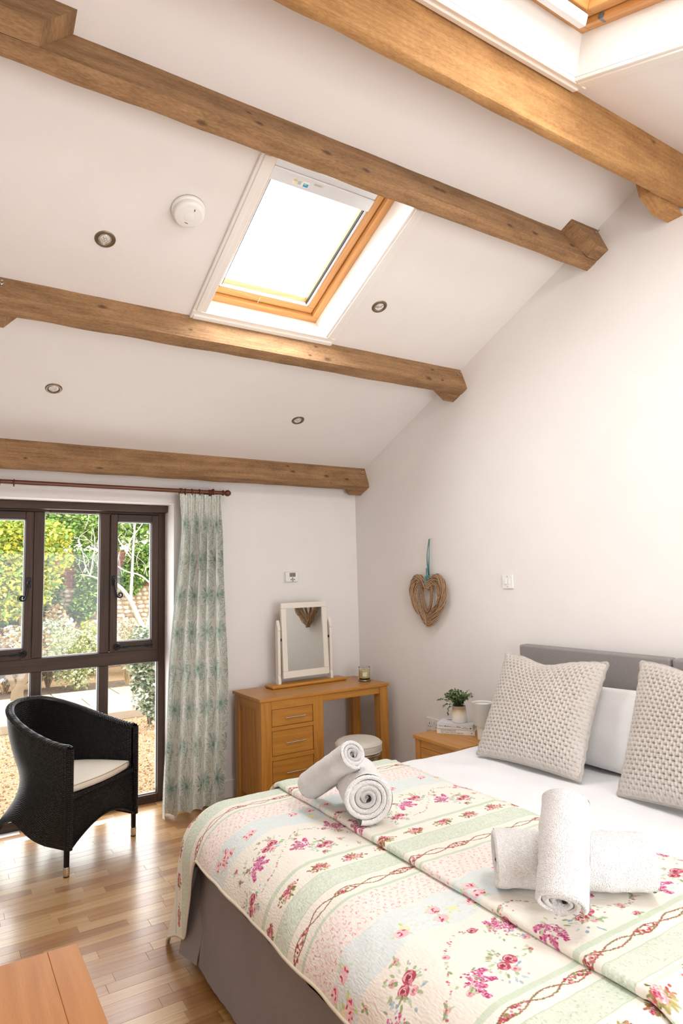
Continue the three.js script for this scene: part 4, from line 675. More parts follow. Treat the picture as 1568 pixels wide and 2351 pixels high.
{ // white duvet
  const white = std({ color: 0xeeeeef, roughness: 0.9, side: THREE.DoubleSide, bumpMap: softBump, bumpScale: 0.006 });
  const o = thing('duvet', 'smooth white duvet across the head half of the bed', 'duvet');
  const f = (u, v) => { // u along the bed, v across from the window side
    const x = lerp(-1.08, -0.115, u), b = lerp(1.42, 3.98, v); let y = 0.605, z = b, e = 0, s = 1;
    if (b < 1.83) { e = 1.83 - b; s = -1; } else if (b > 3.6) e = b - 3.6;
    if (e > 0) { const [h, d] = drapeCurve(e, 0.11); z = (s < 0 ? 1.83 : 3.6) + s * (h + 0.012 * noise(x * 4, e * 6, 3)); y -= d; }
    y += 0.012 * fbm(x * 2.2, b * 2.2, 5, 3) + 0.006 * noise(x * 7, b * 5, 8) - 0.02 * sstep(x, -0.6, -0.12) * 0.0;
    return [x, y, z];
  };
  part(o, 'cover', sheet(90, 150, f, (u, v) => [u * 1.4, v * 2.5]), white);
}
// quilted coverlet print: stripes run along the bed
const QZ0 = 1.1, QL = 2.9, QW = 1.45;
const quiltTex = canvasTex(1024, 2048, (c, W, H) => {
  const keep = seed; seed = 4242;
  const k = (z) => (z - QZ0) / QL * H, px = W / QW, S = H / QL; // S px per metre
  const band = (z0, z1, col) => { c.fillStyle = col; c.fillRect(0, k(z0), W, k(z1) - k(z0)); };
  c.fillStyle = '#eee8dc'; c.fillRect(0, 0, W, H);
  const dot = (x, y, rx, ry, a, col) => { c.fillStyle = col; c.beginPath(); c.ellipse(x, y, rx, ry, a, 0, 6.3); c.fill(); if (x < 40) { c.beginPath(); c.ellipse(x + W, y, rx, ry, a, 0, 6.3); c.fill(); } };
  const green = (z0, z1) => { band(z0, z1, '#d3dbcb'); for (let i = 0; i < (z1 - z0) * 26000; i++) dot(rnd() * W, lerp(k(z0), k(z1), rnd()), rr(1, 2.6), rr(1, 2), rnd() * 3, pick(['#dfe8d3', '#d6e2c8', '#bccbaf', '#e4ebda'])); c.fillStyle = '#c2cdb4'; c.fillRect(0, k(z0) - 1, W, 2); c.fillRect(0, k(z1) - 1, W, 2); };
  const line = (z, w, col = '#cbd6c0') => band(z - w / 2, z + w / 2, col);
  const rose = (x, y, r, hue) => { const P = hue ? ['#8f2f45', '#b5475c', '#d98a93', '#efc6c4'] : ['#c06a74', '#dfa0a3', '#efc9c5', '#f5dcd6']; dot(x, y, r, r * 0.92, 0, P[1]); for (let i = 0; i < 7; i++) { const a = i * 0.9 + rnd(); dot(x + Math.cos(a) * r * 0.55, y + Math.sin(a) * r * 0.5, r * 0.5, r * 0.32, a, P[i % 2 ? 2 : 1]); } dot(x, y, r * 0.5, r * 0.45, 0, P[0]); c.strokeStyle = P[3]; c.lineWidth = Math.max(1, r * 0.16); c.beginPath(); c.arc(x, y, r * 0.34, 0.4, 4.2); c.stroke(); c.beginPath(); c.arc(x + r * 0.1, y, r * 0.66, 3.4, 6); c.stroke(); };
  const leafs = (x, y, R, n, cols) => { for (let i = 0; i < n; i++) { const a = rnd() * 6.28, q = R * rr(0.6, 1.15); dot(x + Math.cos(a) * q, y + Math.sin(a) * q, rr(3, 7), rr(1.6, 3), a, pick(cols)); } };
  const GR = ['#a9b98c', '#b9c79f', '#94a678', '#c6d2b2'], BL = ['#a9b9c4', '#bccad2', '#93a8ba'];
  const bouquet = (x, y, r) => { leafs(x, y, r * 1.5, 22, GR); leafs(x + r * 0.6, y + r, r * 1.2, 10, BL); rose(x - r * 0.45, y, r * 0.55, 1); rose(x + r * 0.5, y + r * 0.35, r * 0.48, 1); rose(x, y + r, r * 0.36, 0); for (let i = 0; i < 8; i++) dot(x + rr(-2, 2) * r, y + rr(-2, 2) * r, 2.4, 2.4, 0, pick(['#d98a93', '#a9b9c4', '#c9a0a0'])); };
  const lilac = (x, y, L, a0) => { for (let sp = 0; sp < 4; sp++) { const a = a0 + (sp - 1.5) * 0.55 + rr(-0.1, 0.1), l = L * rr(0.65, 1.05); for (let i = 0; i < 80; i++) { const t = Math.sqrt(rnd()), w = (1 - t * 0.75) * L * 0.24; const q = rr(-w, w); dot(x + Math.cos(a) * t * l - Math.sin(a) * q, y + Math.sin(a) * t * l + Math.cos(a) * q, rr(1.4, 3.1), rr(1, 2.1), rnd() * 3, pick(['#b83a78', '#c75a8c', '#a82f62', '#d784a8', '#d06a96', '#e2a6bd'])); } } leafs(x, y, L * 0.5, 7, GR); };
  const garland = (z0, amp) => { for (let x = 0; x < W; x += 3.5) { const y = k(z0) + Math.sin(x / W * 6.283 * 3) * amp * S; if (rnd() < 0.8) dot(x + rr(-4, 4), y + rr(-5, 5), rr(1.6, 3.6), rr(1.4, 2.4), rnd() * 3, pick(['#b9c3a4', '#c9a7a3', '#d08b93', '#a9b9b4', '#c06a74', '#cfd6c0'])); if (rnd() < 0.045) rose(x, y, rr(6, 10), rnd() < 0.5); } };
  const chain = (z) => { for (const ph of [0, Math.PI]) for (let x = 0; x < W; x += 2.2) { const y = k(z) + Math.sin(x / W * 6.283 * 7 + ph) * 0.0125 * S; dot(x, y + rr(-1, 1), rr(1.2, 2.4), rr(1, 1.8), rnd() * 3, pick(['#8a6a48', '#9c7a58', '#a85a52', '#7d7a4e'])); } for (let i = 0; i < 7; i++) { const x0 = (i + 0.25) * W / 7; for (let j = 0; j < 26; j++) dot(x0 + rr(-30, 30), k(z) + rr(-7, 7), rr(2, 4), rr(1.8, 3), rnd() * 3, pick(['#b0484e', '#c8767a', '#a33b44', '#d69a98', '#8d8a58'])); } };
  const clusters = (z) => { for (let i = 0; i < 11; i++) { const x = (i + 0.5) * W / 11, y = k(z); leafs(x, y, 17, 26, ['#8f8a4e', '#a59a5e', '#79753f', '#b6a878']); for (let j = 0; j < 46; j++) dot(x + rr(-1, 1) * rr(0, 38), y + rr(-9, 9), rr(2, 4), rr(1.5, 3), rnd() * 3, pick(['#8f8a4e', '#a6754e', '#b4584f', '#c98078', '#9b4f42'])); for (let j = 0; j < 6; j++) rose(x + rr(-24, 24), y + rr(-10, 10), rr(5, 8), rnd() < 0.5); } };
  const pinks = (z0, z1) => { band(z0, z1, '#efe6de'); for (let y = k(z0) + 8; y < k(z1); y += 13) for (let x = (Math.round(y) % 2) * 8; x < W; x += 17) { const q = x + rr(-3, 3), t = y + rr(-2, 2), col = pick(['#e6b9b7', '#dda6a8', '#ebc9c3']); for (let i = 0; i < 4; i++) dot(q + rr(-4, 4), t + rr(-4, 4), rr(1.2, 2.6), rr(1, 1.8), rnd() * 3, col); if (rnd() < 0.4) dot(q + 5, t + 4, 2.4, 1.3, 1, '#cfd3b6'); } };
  const blue = (z0, z1) => { c.fillStyle = '#dde4e2'; c.beginPath(); c.moveTo(0, k(z0)); for (let x = 0; x <= W; x += 8) c.lineTo(x, k(z0) + 6 * Math.sin(x / W * 6.283 * 9)); for (let x = W; x >= 0; x -= 8) c.lineTo(x, k(z1) + 8 * Math.sin(x / W * 6.283 * 6)); c.fill(); for (let i = 0; i < 420; i++) dot(rnd() * W, lerp(k(z0) + 6, k(z1) - 6, rnd()), rr(2, 7), rr(0.8, 1.6), rr(-0.5, 0.5), pick(['#d2dcda', '#e6ebe8', '#cfdcc8', '#d9dccb'])); for (let i = 0; i < 30; i++) { const x = rnd() * W, y = lerp(k(z0) + 14, k(z1) - 14, rnd()); leafs(x, y, 16, 4, ['#c3d28e', '#d3dca6']); if (i % 4 === 0) dot(x, y, 11, 9, 0, '#efe3b4'); else { dot(x, y, 15, 12, 0, '#eebdc2'); dot(x + 6, y - 4, 9, 8, 0, '#f3d2d2'); for (let j = 0; j < 4; j++) dot(x + rr(-10, 10), y + rr(-9, 9), 4, 1.8, rnd() * 3, '#c0405a'); } } };
  const cream = (z0, z1) => { const m = (z0 + z1) / 2; garland(m, (z1 - z0) * 0.34); for (let i = 0; i < 8; i++) { const x = (i + rr(0.3, 0.7)) * W / 8; lilac(x, k(m) + (i % 2 ? -1 : 1) * (z1 - z0) * 0.17 * S + 6, 58, rr(0, 6.28)); bouquet(x + W / 16, k(m) + (i % 2 ? 1 : -1) * (z1 - z0) * 0.22 * S, 24); } for (let i = 0; i < 26; i++) { const x = rnd() * W, y = lerp(k(z0), k(z1), rnd()); rose(x, y, rr(5, 8), rnd() < 0.4); leafs(x, y, 9, 4, GR); } };
  // from the window side towards the middle of the bed
  cream(1.12, 1.69); line(1.715, 0.016); clusters(1.765); green(1.806, 1.892); chain(1.937); line(1.977, 0.012); pinks(1.984, 2.12); blue(2.12, 2.25); cream(2.26, 2.54);
  line(2.567, 0.018); clusters(2.615); green(2.657, 2.745); chain(2.79); line(2.832, 0.012); pinks(2.84, 2.975); blue(2.975, 3.11); cream(3.12, 3.4); line(3.42, 0.018); chain(3.455); green(3.492, 3.575); clusters(3.62); line(3.665, 0.018); pinks(3.68, 3.82); blue(3.82, 3.95);
  for (let i = 0; i < 5200; i++) { c.strokeStyle = rnd() < 0.5 ? 'rgba(255,255,250,0.16)' : 'rgba(190,170,140,0.12)'; c.lineWidth = 1; const x = rnd() * W, y = rnd() * H; c.beginPath(); c.moveTo(x, y); c.lineTo(x + rr(-3, 3), y + rr(8, 26)); c.stroke(); }
  seed = keep;
}, 0, 0);
const quiltBump = dataTex(512, 512, (u, v) => { const a = v * 190 + 2.2 * fbm(u * 12, v * 12, 3, 3); return 0.5 + 0.5 * noise(u * 210 + 1.2 * noise(u * 40, v * 40, 1), v * 62, 7) + 0.3 * noise(u * 90, v * 120, 4); }, 0.6, 0.6, { color: false });
const quiltBumpN = quiltBump.clone(); quiltBumpN.repeat.set(QW / 0.6, QL / 0.6);
M.quilt = std({ map: quiltTex, roughness: 0.92, side: THREE.DoubleSide, bumpMap: quiltBumpN, bumpScale: 0.0015 });
M.quiltBack = std({ map: fabricTex(0x8d7d74, 0xb5a59a, 91), roughness: 0.95, side: THREE.DoubleSide });
const offset = (g, t) => { const q = g.clone(), p = q.attributes.position, n = q.attributes.normal; for (let i = 0; i < p.count; i++) p.setXYZ(i, p.getX(i) + n.getX(i) * t, p.getY(i) + n.getY(i) * t, p.getZ(i) + n.getZ(i) * t); return q; };
{
  const o = thing('coverlet', 'floral striped quilted coverlet folded back across the bed', 'coverlet');
  const FX = -1.9, FZ = 1.83, YT = 0.616;
  // lower layer: from under the fold to the hem at the foot
  const AE = (b) => -2.18 - 0.34 * sstep(1.95 - b, 0, 0.14);
  const lowF = (u, v) => {
    const b = lerp(1.45, 4.02, v), a = lerp(-1.3, AE(b), u), ex = Math.max(0, FX - a), e1 = Math.max(0, FZ - b), e2 = Math.max(0, b - 3.6);
    const ez = e1 || e2, sz = e1 ? -1 : 1, r = Math.hypot(ex, ez); let x = Math.max(a, FX), z = clamp(b, FZ, 3.6), y = YT;
    if (r > 0) { const th = Math.atan2(ez, ex), R = lerp(0.2, 0.095, th / 1.5708), [h, d] = drapeCurve(r, R), cone = Math.sin(2 * th), ear = th < 0.72 ? Math.sin(1.5708 * th / 0.72) : Math.cos(1.5708 * (th - 0.72) / 0.8508), E = 0.55 * Math.max(0, r - 0.14) * Math.max(0, ear), out = h + 0.010 * noise(a * 6, b * 6, 2) * sstep(r, 0.05, 0.2); x -= out * Math.cos(th) * (1 + 0.15 * cone) + 0.16 * E; z += sz * (out * Math.sin(th) * 0.9 + 0.5 * E); y -= d; if (ez > 0.12) z += sz * 0.02 * Math.sin(a * 9) * Math.min(1, (ez - 0.12) * 4) * (1 - Math.cos(th)); }
    y += (r > 0.2 ? 0 : 1) * (0.008 * fbm(a * 3, b * 3, 2, 3)) + 0.0025 * noise(a * 22, b * 14, 5);
    return [x, y, z];
  };
  const uvq = (a, b) => [-a / QW, 1 - (b - QZ0) / QL];
  const low = sheet(110, 300, lowF, (u, v) => uvq(lerp(-1.3, AE(lerp(1.45, 4.02, v)), u), lerp(1.45, 4.02, v)));
  part(o, 'lower_layer', low, M.quilt); 
  const sgn = (() => { let s = 0; const n = low.attributes.normal; for (let i = 0; i < n.count; i += 97) s += n.getY(i); return s > 0 ? 1 : -1; })();
  part(o, 'backing', offset(low, -0.007 * sgn), M.quiltBack);
  const rim = []; for (let j = 0; j <= 220; j++) { const p = lowF(1, j / 220); rim.push(p); } for (let i = 0; i <= 60; i++) rim.unshift(lowF(1 - i / 60, 0));
  part(o, 'bound_hem', tube(rim, 0.0055, 420, 6), std({ color: 0xd9cdb6, roughness: 0.95 }));
  // folded-back layer with its rounded fold
  const EX = (b) => -1.005 + 0.1 * sstep(b, 2.95, 3.5) + 0.006 * noise(b * 4, 1);
  const foldF = (u, v) => {
    const b = lerp(1.4, 4.02, v), e1 = Math.max(0, FZ - b), e2 = Math.max(0, b - 3.6), ez = e1 || e2, sz = e1 ? -1 : 1; let x, dy;
    if (u < 0.12) { const t = u / 0.12 * Math.PI; x = -1.654 - 0.013 * Math.sin(t) ; dy = 0.013 - 0.013 * Math.cos(t) ; } else { const t = (u - 0.12) / 0.88; x = lerp(-1.654, EX(b), t); dy = 0.026 - 0.016 * sstep(t, 0.9, 1); }
    x += 0.006 * noise(b * 3, 4) ; let y = YT + dy, z = clamp(b, FZ, 3.6);
    if (ez > 0) { const [h, d] = drapeCurve(ez, 0.108), q = dy * Math.min(1, h / 0.1); z += sz * (h + q); y = YT + dy * (1 - Math.min(1, h / 0.108)) - d + (h < 0.1 ? 0.004 : 0); }
    y += 0.009 * fbm(x * 3 + 3, b * 3, 6, 3) * (ez ? 0.3 : 1) + 0.0025 * noise(x * 22, b * 14, 15);
    return [x, y, z];
  };
  const fold = sheet(110, 300, foldF, (u, v) => { const b = lerp(1.4, 4.02, v); return uvq(-2.35 + (u < 0.12 ? u * 0.3 : 0.036 + (u - 0.12) * 0.74), b); });
  part(o, 'folded_layer', fold, M.quilt);
}
// ------------------------------------------------------------------ pillows and knitted cushions
function pillowGeo(w, h, t, n, bump, pinch = 0.06, dent = 0) {
  const side = (s, N) => sheet(N, N, (u, v) => {
    const a = (u * 2 - 1) * s, b = v * 2 - 1, ca = Math.cos(a * 1.5708), cb = Math.cos(b * 1.5708);
    let x = w / 2 * a * (1 - pinch * cb), y = h / 2 * b * (1 - pinch * ca) - (b > 0 ? dent * b * Math.exp(-Math.pow((a * s + 0.1) * 2.4, 2)) : 0), z = s * t / 2 * Math.pow(Math.max(0, ca) * Math.max(0, cb), 0.42);
    return [x, y, z + 0.0];
  }, (u, v) => [u * w, v * h]);
  const f = side(1, n), b = side(-1, 40);
  if (bump) { const p = f.attributes.position, nn = f.attributes.normal; for (let j = 0; j <= n; j++) for (let i = 0; i <= n; i++) { const k = j * (n + 1) + i, d = bump(i / n * w, j / n * h) * Math.min(1, 6 * Math.min(i, j, n - i, n - j) / n + 0.25); p.setXYZ(k, p.getX(k) + nn.getX(k) * d, p.getY(k) + nn.getY(k) * d, p.getZ(k) + nn.getZ(k) * d); } f.computeVertexNormals(); }
  return [f, b];
}
{
  const white = std({ color: 0xf0efee, roughness: 0.9, bumpMap: softBump, bumpScale: 0.008 });
  const mk = (label, pos, rot) => { const o = thing('pillow', label, 'pillow', pos, 0, 'white pillows against the headboards'); o.rotation.set(...rot); const [f, b] = pillowGeo(0.74, 0.4, 0.17, 60, (x, y) => 0.01 * fbm(x * 6, y * 6, pos[2], 3), 0.05); part(o, 'case', mergeVertices(merge([f, b])), white); };
  mk('white pillow between the two knitted cushions', [-0.232, 0.8, 2.36], [0, -1.5708 + 0.03, 0, 'YXZ']); mk('white pillow behind the second knitted cushion', [-0.232, 0.8, 3.14], [0, -1.5708, 0, 'YXZ']);
  for (const p of scene.children.filter((c) => c.name.startsWith('pillow'))) p.rotateX(-0.4);
  // thick garter-stitch wool
  const RS = 0.0188, PW = 0.0285, A = 0.0029, R = 0.0113;
  const knit = (x, y) => { let m = 0; const row = Math.round(y / RS); for (let k = row - 1; k <= row + 1; k++) { const ph = k * Math.PI + 0.5 * noise(k * 1.7, x * 3, 2), wob = 0.0016 * noise(x * 9, k * 3.3, 5), yc = k * RS + A * Math.cos(x / PW * 6.283 + ph) + wob, rad = R * (1 + 0.12 * Math.cos(x / PW * 12.566 + 0.6) + 0.12 * noise(x * 40, k * 2.1, 9)), d = Math.abs(y - yc) * 1.02; if (d < rad) m = Math.max(m, Math.sqrt(rad * rad - d * d)); } return m * 1.15 + 0.0006 * noise(x * 400, y * 400, 3); };
  const wool = std({ map: dataTex(512, 512, (u, v) => mixc(hex(0xbab2aa), hex(0xd2cbc3), clamp(0.5 + 0.4 * noise(u * 260, v * 260, 1) + 0.4 * fbm(u * 12, v * 12, 3, 3), 0, 1)), 0.6, 0.6), roughness: 1, bumpMap: dataTex(256, 256, (u, v) => 0.5 + 0.5 * noise(u * 900, v * 500, 2), 0.1, 0.1, { color: false }), bumpScale: 0.0008 });
  const cushion = (label, pos, yaw, lean, roll, w, h) => {
    const o = thing('knitted_cushion', label, 'cushion', pos, 0, 'chunky knitted cushions'); o.rotation.set(0, yaw, 0, 'YXZ'); o.rotateX(lean); o.rotateZ(roll);
    const [f, b] = pillowGeo(w, h, 0.17, 400, knit, 0.045, 0.035); part(o, 'front', f, wool); part(o, 'back', b, wool);
    const pts = []; for (let i = 0; i < 120; i++) { const s = i / 30, e = Math.floor(s), t = (s - e) * 2 - 1; const [a, c] = [[t, -1], [1, t], [-t, 1], [-1, -t]][e], ca = Math.cos(a * 1.5708), cb = Math.cos(c * 1.5708); pts.push([w / 2 * a * (1 - 0.045 * cb), h / 2 * c * (1 - 0.045 * ca) - (c > 0 ? 0.035 * c * Math.exp(-Math.pow((a + 0.1) * 2.4, 2)) : 0), 0.004 * Math.sin(i * 2.1)]); }
    part(o, 'edge_stitching', tube(pts, 0.009, 480, 7, true), wool);
  };
  cushion('chunky cream knitted cushion leaning beside the table lamp', [-0.425, 0.868, 2.262], -1.5708 + 0.075, -0.52, 0.0, 0.60, 0.56);
  cushion('chunky cream knitted cushion leaning on the far pillow', [-0.42, 0.89, 3.06], -1.5708 - 0.06, -0.45, 0.05, 0.62, 0.58);
}
// ------------------------------------------------------------------ rolled towels
{
  const terryB = dataTex(512, 512, (u, v) => 0.5 + 0.5 * noise(u * 420, v * 420, 1) + 0.25 * noise(u * 160, v * 160, 6), 0.3, 0.3, { color: false });
  const terry = std({ map: dataTex(256, 256, (u, v) => mixc(hex(0xf0edea), hex(0xfaf8f6), clamp(0.5 + 0.7 * noise(u * 300, v * 300, 4), 0, 1)), 0.3, 0.3), roughness: 1, bumpMap: terryB, bumpScale: 0.005 });
  const roll = (label, p, q, r, flat, turns, spin) => {
    const A = V(...p), B = V(...q), L = A.distanceTo(B), o = thing('rolled_towel', label, 'towel', p, 0, 'white rolled towels on the coverlet'); o.quaternion.setFromUnitVectors(V(0, 0, 1), B.clone().sub(A).normalize());
    const th = r / (turns + 0.55), N = turns * 30, P = [];
    const at = (i, off) => { const a = (i / 30) * 6.283 + spin, rad = r - th * (N - i) / 30 + off + 0.0025 * noise(i * 0.21, off * 60, r * 50); return [rad * Math.cos(a) * (1 + flat), rad * Math.sin(a) * (1 - flat)]; };
    const g = [];
    const NZ = 26, ends = (z, i, off) => z + (z < 0.5 ? -1 : 1) * 0;
    const surf = (off, flip) => sheet(N, NZ, (u, v) => { const i = u * N, [x, y] = at(i, off), w = 0.006 * noise(i * 0.13, v * 5, r * 90) + 0.0025 * noise(i * 0.9, v * 22, 3), zb = 0.012 * (i / N - 1) * (0.6 + 0.5 * noise(i * 0.1, r * 70)); return [x * (1 + 0.018 * noise(v * 6, i * 0.05)) + w, y * (1 + 0.018 * noise(v * 6 + 4, i * 0.05)) + w, v * L + (v < 0.04 ? -zb : v > 0.96 ? zb : 0)]; }, (u, v) => [u * N * 0.02, v * L]);
    const edge = (v) => sheet(N, 5, (u, k) => { const i = u * N, [x0, y0] = at(i, -th * 0.47), [x1, y1] = at(i, th * 0.47), zb = 0.012 * (i / N - 1) * (0.6 + 0.5 * noise(i * 0.1, r * 70)), bul = 0.006 * Math.sin(k * Math.PI); return [lerp(x0, x1, k), lerp(y0, y1, k), v ? L + zb + bul : -zb - bul]; }, (u, k) => [u * N * 0.02, k * th]);
    terry.side = THREE.DoubleSide;
    part(o, 'terry', merge([new THREE.CylinderGeometry(th * 0.42, th * 0.42, L - 0.024, 14).rotateX(Math.PI / 2).translate(0, 0, L / 2), surf(th * 0.47), surf(-th * 0.47), edge(0), edge(1)]), terry);
    const e = [at(N, -th * 0.47), at(N, th * 0.47)]; part(o, 'hem', tube([[...e[1], 0.004], [...e[1], L * 0.5], [...e[1], L - 0.004]], 0.0045, 20, 6), terry);
  };
  roll('thick white towel roll, spiral end showing, beside the quilt fold', [-1.632, 0.742, 2.49], [-1.525, 0.742, 2.24], 0.089, 0.03, 4, -1.3);
  roll('slim white towel roll leaning up on a thicker roll', [-1.668, 0.708, 2.12], [-1.64, 0.889, 2.418], 0.054, 0.02, 3, -1.5);
  roll('white towel roll lying across and over another roll', [-1.63, 0.714, 3.352], [-1.463, 0.9, 3.245], 0.066, 0.05, 3, -1.5);
  roll('wide flattened white towel roll lying under a crossing roll', [-1.585, 0.73, 3.085], [-1.255, 0.73, 3.355], 0.08, 0.08, 3, -1.5);
}
// ------------------------------------------------------------------ garden beyond the window
const CAMQ = new THREE.Quaternion().setFromEuler(camera.rotation), EYE = camera.position.clone();
const at = (px, py, z) => { const d = V((px - 784) / 1463.94, -(py - 1175.5) / 1463.94, -1).applyQuaternion(CAMQ); return EYE.clone().addScaledVector(d, (z - EYE.z) / d.z); }; // pixel -> point on the upright plane at distance z
const GY = -0.12;
{
  const gravel = dataTex(1024, 1024, (u, v) => { const n = noise(u * 55, v * 55, 1), m = noise(u * 140, v * 140, 4), c = mixc(hex(0x86694a), hex(0xc9ad84), clamp(0.55 + 0.6 * n + 0.5 * m, 0, 1)); return m > 0.45 ? mixc(c, hex(0xdccdb4), 0.6) : n < -0.4 ? mixc(c, hex(0x6e5740), 0.5) : c; }, 2, 2);
  const g = solo('ground', uvm(boxAt(-9, 9, GY - 0.2, GY, -16, -0.36, { b: 0 }), 'x'), std({ map: gravel, roughness: 1, bumpMap: dataTex(512, 512, (u, v) => 0.5 + 0.5 * noise(u * 60, v * 60, 2), 1, 1, { color: false }), bumpScale: 0.012 }), 'sandy gravel ground outside the window', 'gravel', null, null, null, 'structure');
  const peb = new THREE.DodecahedronGeometry(1, 0), N = 9000, im = new THREE.InstancedMesh(peb, std({ color: 0xffffff, roughness: 0.95 }), N), m4 = new THREE.Matrix4(), q = new THREE.Quaternion(), col = new THREE.Color();
  for (let i = 0; i < N; i++) { const s = rr(0.004, 0.011); q.setFromEuler(new THREE.Euler(rnd() * 6, rnd() * 6, rnd() * 6)); m4.compose(V(rr(-3.3, -0.3), GY + s * 0.3, -rr(0.45, 4.2)), q, V(s * 1.3, s * 0.8, s)); im.setMatrixAt(i, m4); im.setColorAt(i, col.setHex(pick([0xbfa680, 0xab8c62, 0xd2c2a8, 0x8f7250, 0xa0825c, 0xdccfb9]))); }
  im.name = 'gravel'; scene.add(im); tag(im, 'loose sandy pebbles strewn outside the window', 'gravel', null, 'stuff');
  const pv = structure('paving_path', 'pale sandstone paving slabs across the gravel', 'paving', [0, GY, 0]);
  const sm = [0xb8aa96, 0xaea08c, 0xc2b6a4, 0xb3a693].map((c) => std({ color: c, roughness: 0.95, bumpMap: plasterBump, bumpScale: 0.006 }));
  for (let i = 0; i < 4; i++) for (let j = 0; j < 3; j++) { const w = 0.82, d = 0.66, x = -3.2 + i * w + (j % 2) * 0.3, z = -3.85 - j * d; part(pv, 'slab', box(w - 0.015, 0.1, d - 0.015, { b: 0.008 }), pick(sm), [x + w / 2, 0.05, z - d / 2], [rr(-0.006, 0.006), rr(-0.01, 0.01), rr(-0.006, 0.006)]); }
  const soil = solo('flower_bed', uvm(boxAt(-4.5, 2.5, GY, GY + 0.05, -6.9, -5.84, { b: 0.02 }), 'x'), std({ map: dataTex(256, 256, (u, v) => mixc(hex(0x54453a), hex(0x9d8b76), clamp(0.45 + 0.8 * fbm(u * 18, v * 18, 3, 4), 0, 1)), 1, 1), roughness: 1 }), 'dark soil bed between the paving and the flint wall', 'flower bed', null, null, null, 'structure');
}
const WZ = -9.2;
{ // flint wall
  const w = structure('wall_garden', 'flint and brick garden wall grown over with ivy', 'wall', [0, GY, WZ]);
  part(w, 'mortar', boxAt(-7, 7, 0, 1.62, -0.3, 0, { b: 0 }), std({ color: 0xb49c7c, roughness: 1, bumpMap: plasterBump, bumpScale: 0.02 }));
  part(w, 'brickwork', boxAt(-7, 7, 1.62, 2.35, -0.32, 0.01, { b: 0 }), std({ map: dataTex(512, 512, (u, v) => { const r = Math.floor(v / 0.075), fu = (u + (r % 2) * 0.11) / 0.225, fv = v / 0.075, e = Math.min(fu - Math.floor(fu), fv - Math.floor(fv)); return e < 0.1 ? hex(0x8b7766) : mixc(hex(0x6b3a2a), hex(0x93553c), clamp(0.5 + noise(Math.floor(fu) * 3.1, r * 2.7, 1) + 0.5 * noise(u * 60, v * 60, 2), 0, 1)); }, 1.8, 1.8), roughness: 1 }));
  const gs = [0, 1, 2, 3].map((k) => { const g = new THREE.IcosahedronGeometry(1, 1), p = g.attributes.position; for (let i = 0; i < p.count; i++) { const a = V().fromBufferAttribute(p, i), s = 1 + 0.28 * noise(a.x * 1.3 + k * 7, a.y * 1.3, a.z * 1.3 + k); p.setXYZ(i, a.x * s, a.y * s, a.z * s); } g.computeVertexNormals(); return g; });
  const ms = [0xe6dccb, 0xd2c4ae, 0xbfae95, 0xf0e9de, 0xa99880].map((c) => std({ color: c, roughness: 0.7 }));
  const rest = []; let n = 0;
  for (let r = 0; r < 18; r++) { let x = -6.8; while (x < 6.8) { const wd = rr(0.11, 0.18), y = 0.05 + r * 0.088, g = pick(gs), inV = x > -2.6 && x < 1.6 && r > 3 && n < 300; if (inV) { n++; const m = part(w, 'stone', g, pick(ms), [x + wd / 2, y + rr(-0.008, 0.008), 0.0], [rr(-0.2, 0.2), rr(-0.2, 0.2), rr(-0.12, 0.12)]); m.scale.set(wd * 0.47, 0.038, 0.05); } else rest.push(g.clone().scale(wd * 0.47, 0.038, 0.05).translate(x + wd / 2, y, 0)); x += wd; } }
  const m = part(w, 'further_stones', merge(rest), ms[1]); m.userData.kind = 'stuff';
}
const leafG = (() => { const g = new THREE.BufferGeometry(); g.setAttribute('position', new THREE.Float32BufferAttribute([0, 0, 0, 0.42, 0.1, 0.35, 1, 0, 0.02, 0.42, 0.1, -0.35, 0.15, 0.05, 0.3, 0.15, 0.05, -0.3], 3)); g.setAttribute('uv', new THREE.Float32BufferAttribute([0, 0, 1, 0, 1, 1, 0, 1, 0, 1, 1, 0], 2)); g.setIndex([0, 4, 1, 0, 1, 2, 0, 2, 3, 0, 3, 5]); g.computeVertexNormals(); return g; })();
const leafMat = std({ color: 0xffffff, roughness: 0.7, side: THREE.DoubleSide });
function foliage(parent, name, blobs, n, size, cols) { // blobs: [x, y, z, rx, ry, rz]
  const im = new THREE.InstancedMesh(leafG, leafMat, n), m4 = new THREE.Matrix4(), q = new THREE.Quaternion(), c = new THREE.Color(); const wts = blobs.map((b) => b[3] * b[4] * b[5]), tot = wts.reduce((a, b) => a + b, 0);
  for (let i = 0; i < n; i++) {
    let r = rnd() * tot, k = 0; while (r > wts[k] && k < blobs.length - 1) r -= wts[k++]; const b = blobs[k];
    let x, y, z, l; do { x = rr(-1, 1); y = rr(-1, 1); z = rr(-1, 1); l = Math.hypot(x, y, z); } while (l > 1 || l < 0.45);
    const s = rr(0.6, 1.3) * size; q.setFromEuler(new THREE.Euler(rr(-0.9, 0.9), rnd() * 6.283, rr(-1.0, 0.6)));
    m4.compose(V(b[0] + x * b[3], b[1] + y * b[4], b[2] + z * b[5]), q, V(s, s, s)); im.setMatrixAt(i, m4); im.setColorAt(i, c.setHex(pick(cols)).multiplyScalar(rr(0.75, 1.15)));
  }
  im.name = name; im.userData.kind = 'stuff'; parent.add(im); return im;
}
const bark = std({ color: 0x8b7a63, roughness: 1 }), paleBark = std({ color: 0xcbc5b8, roughness: 0.9 });
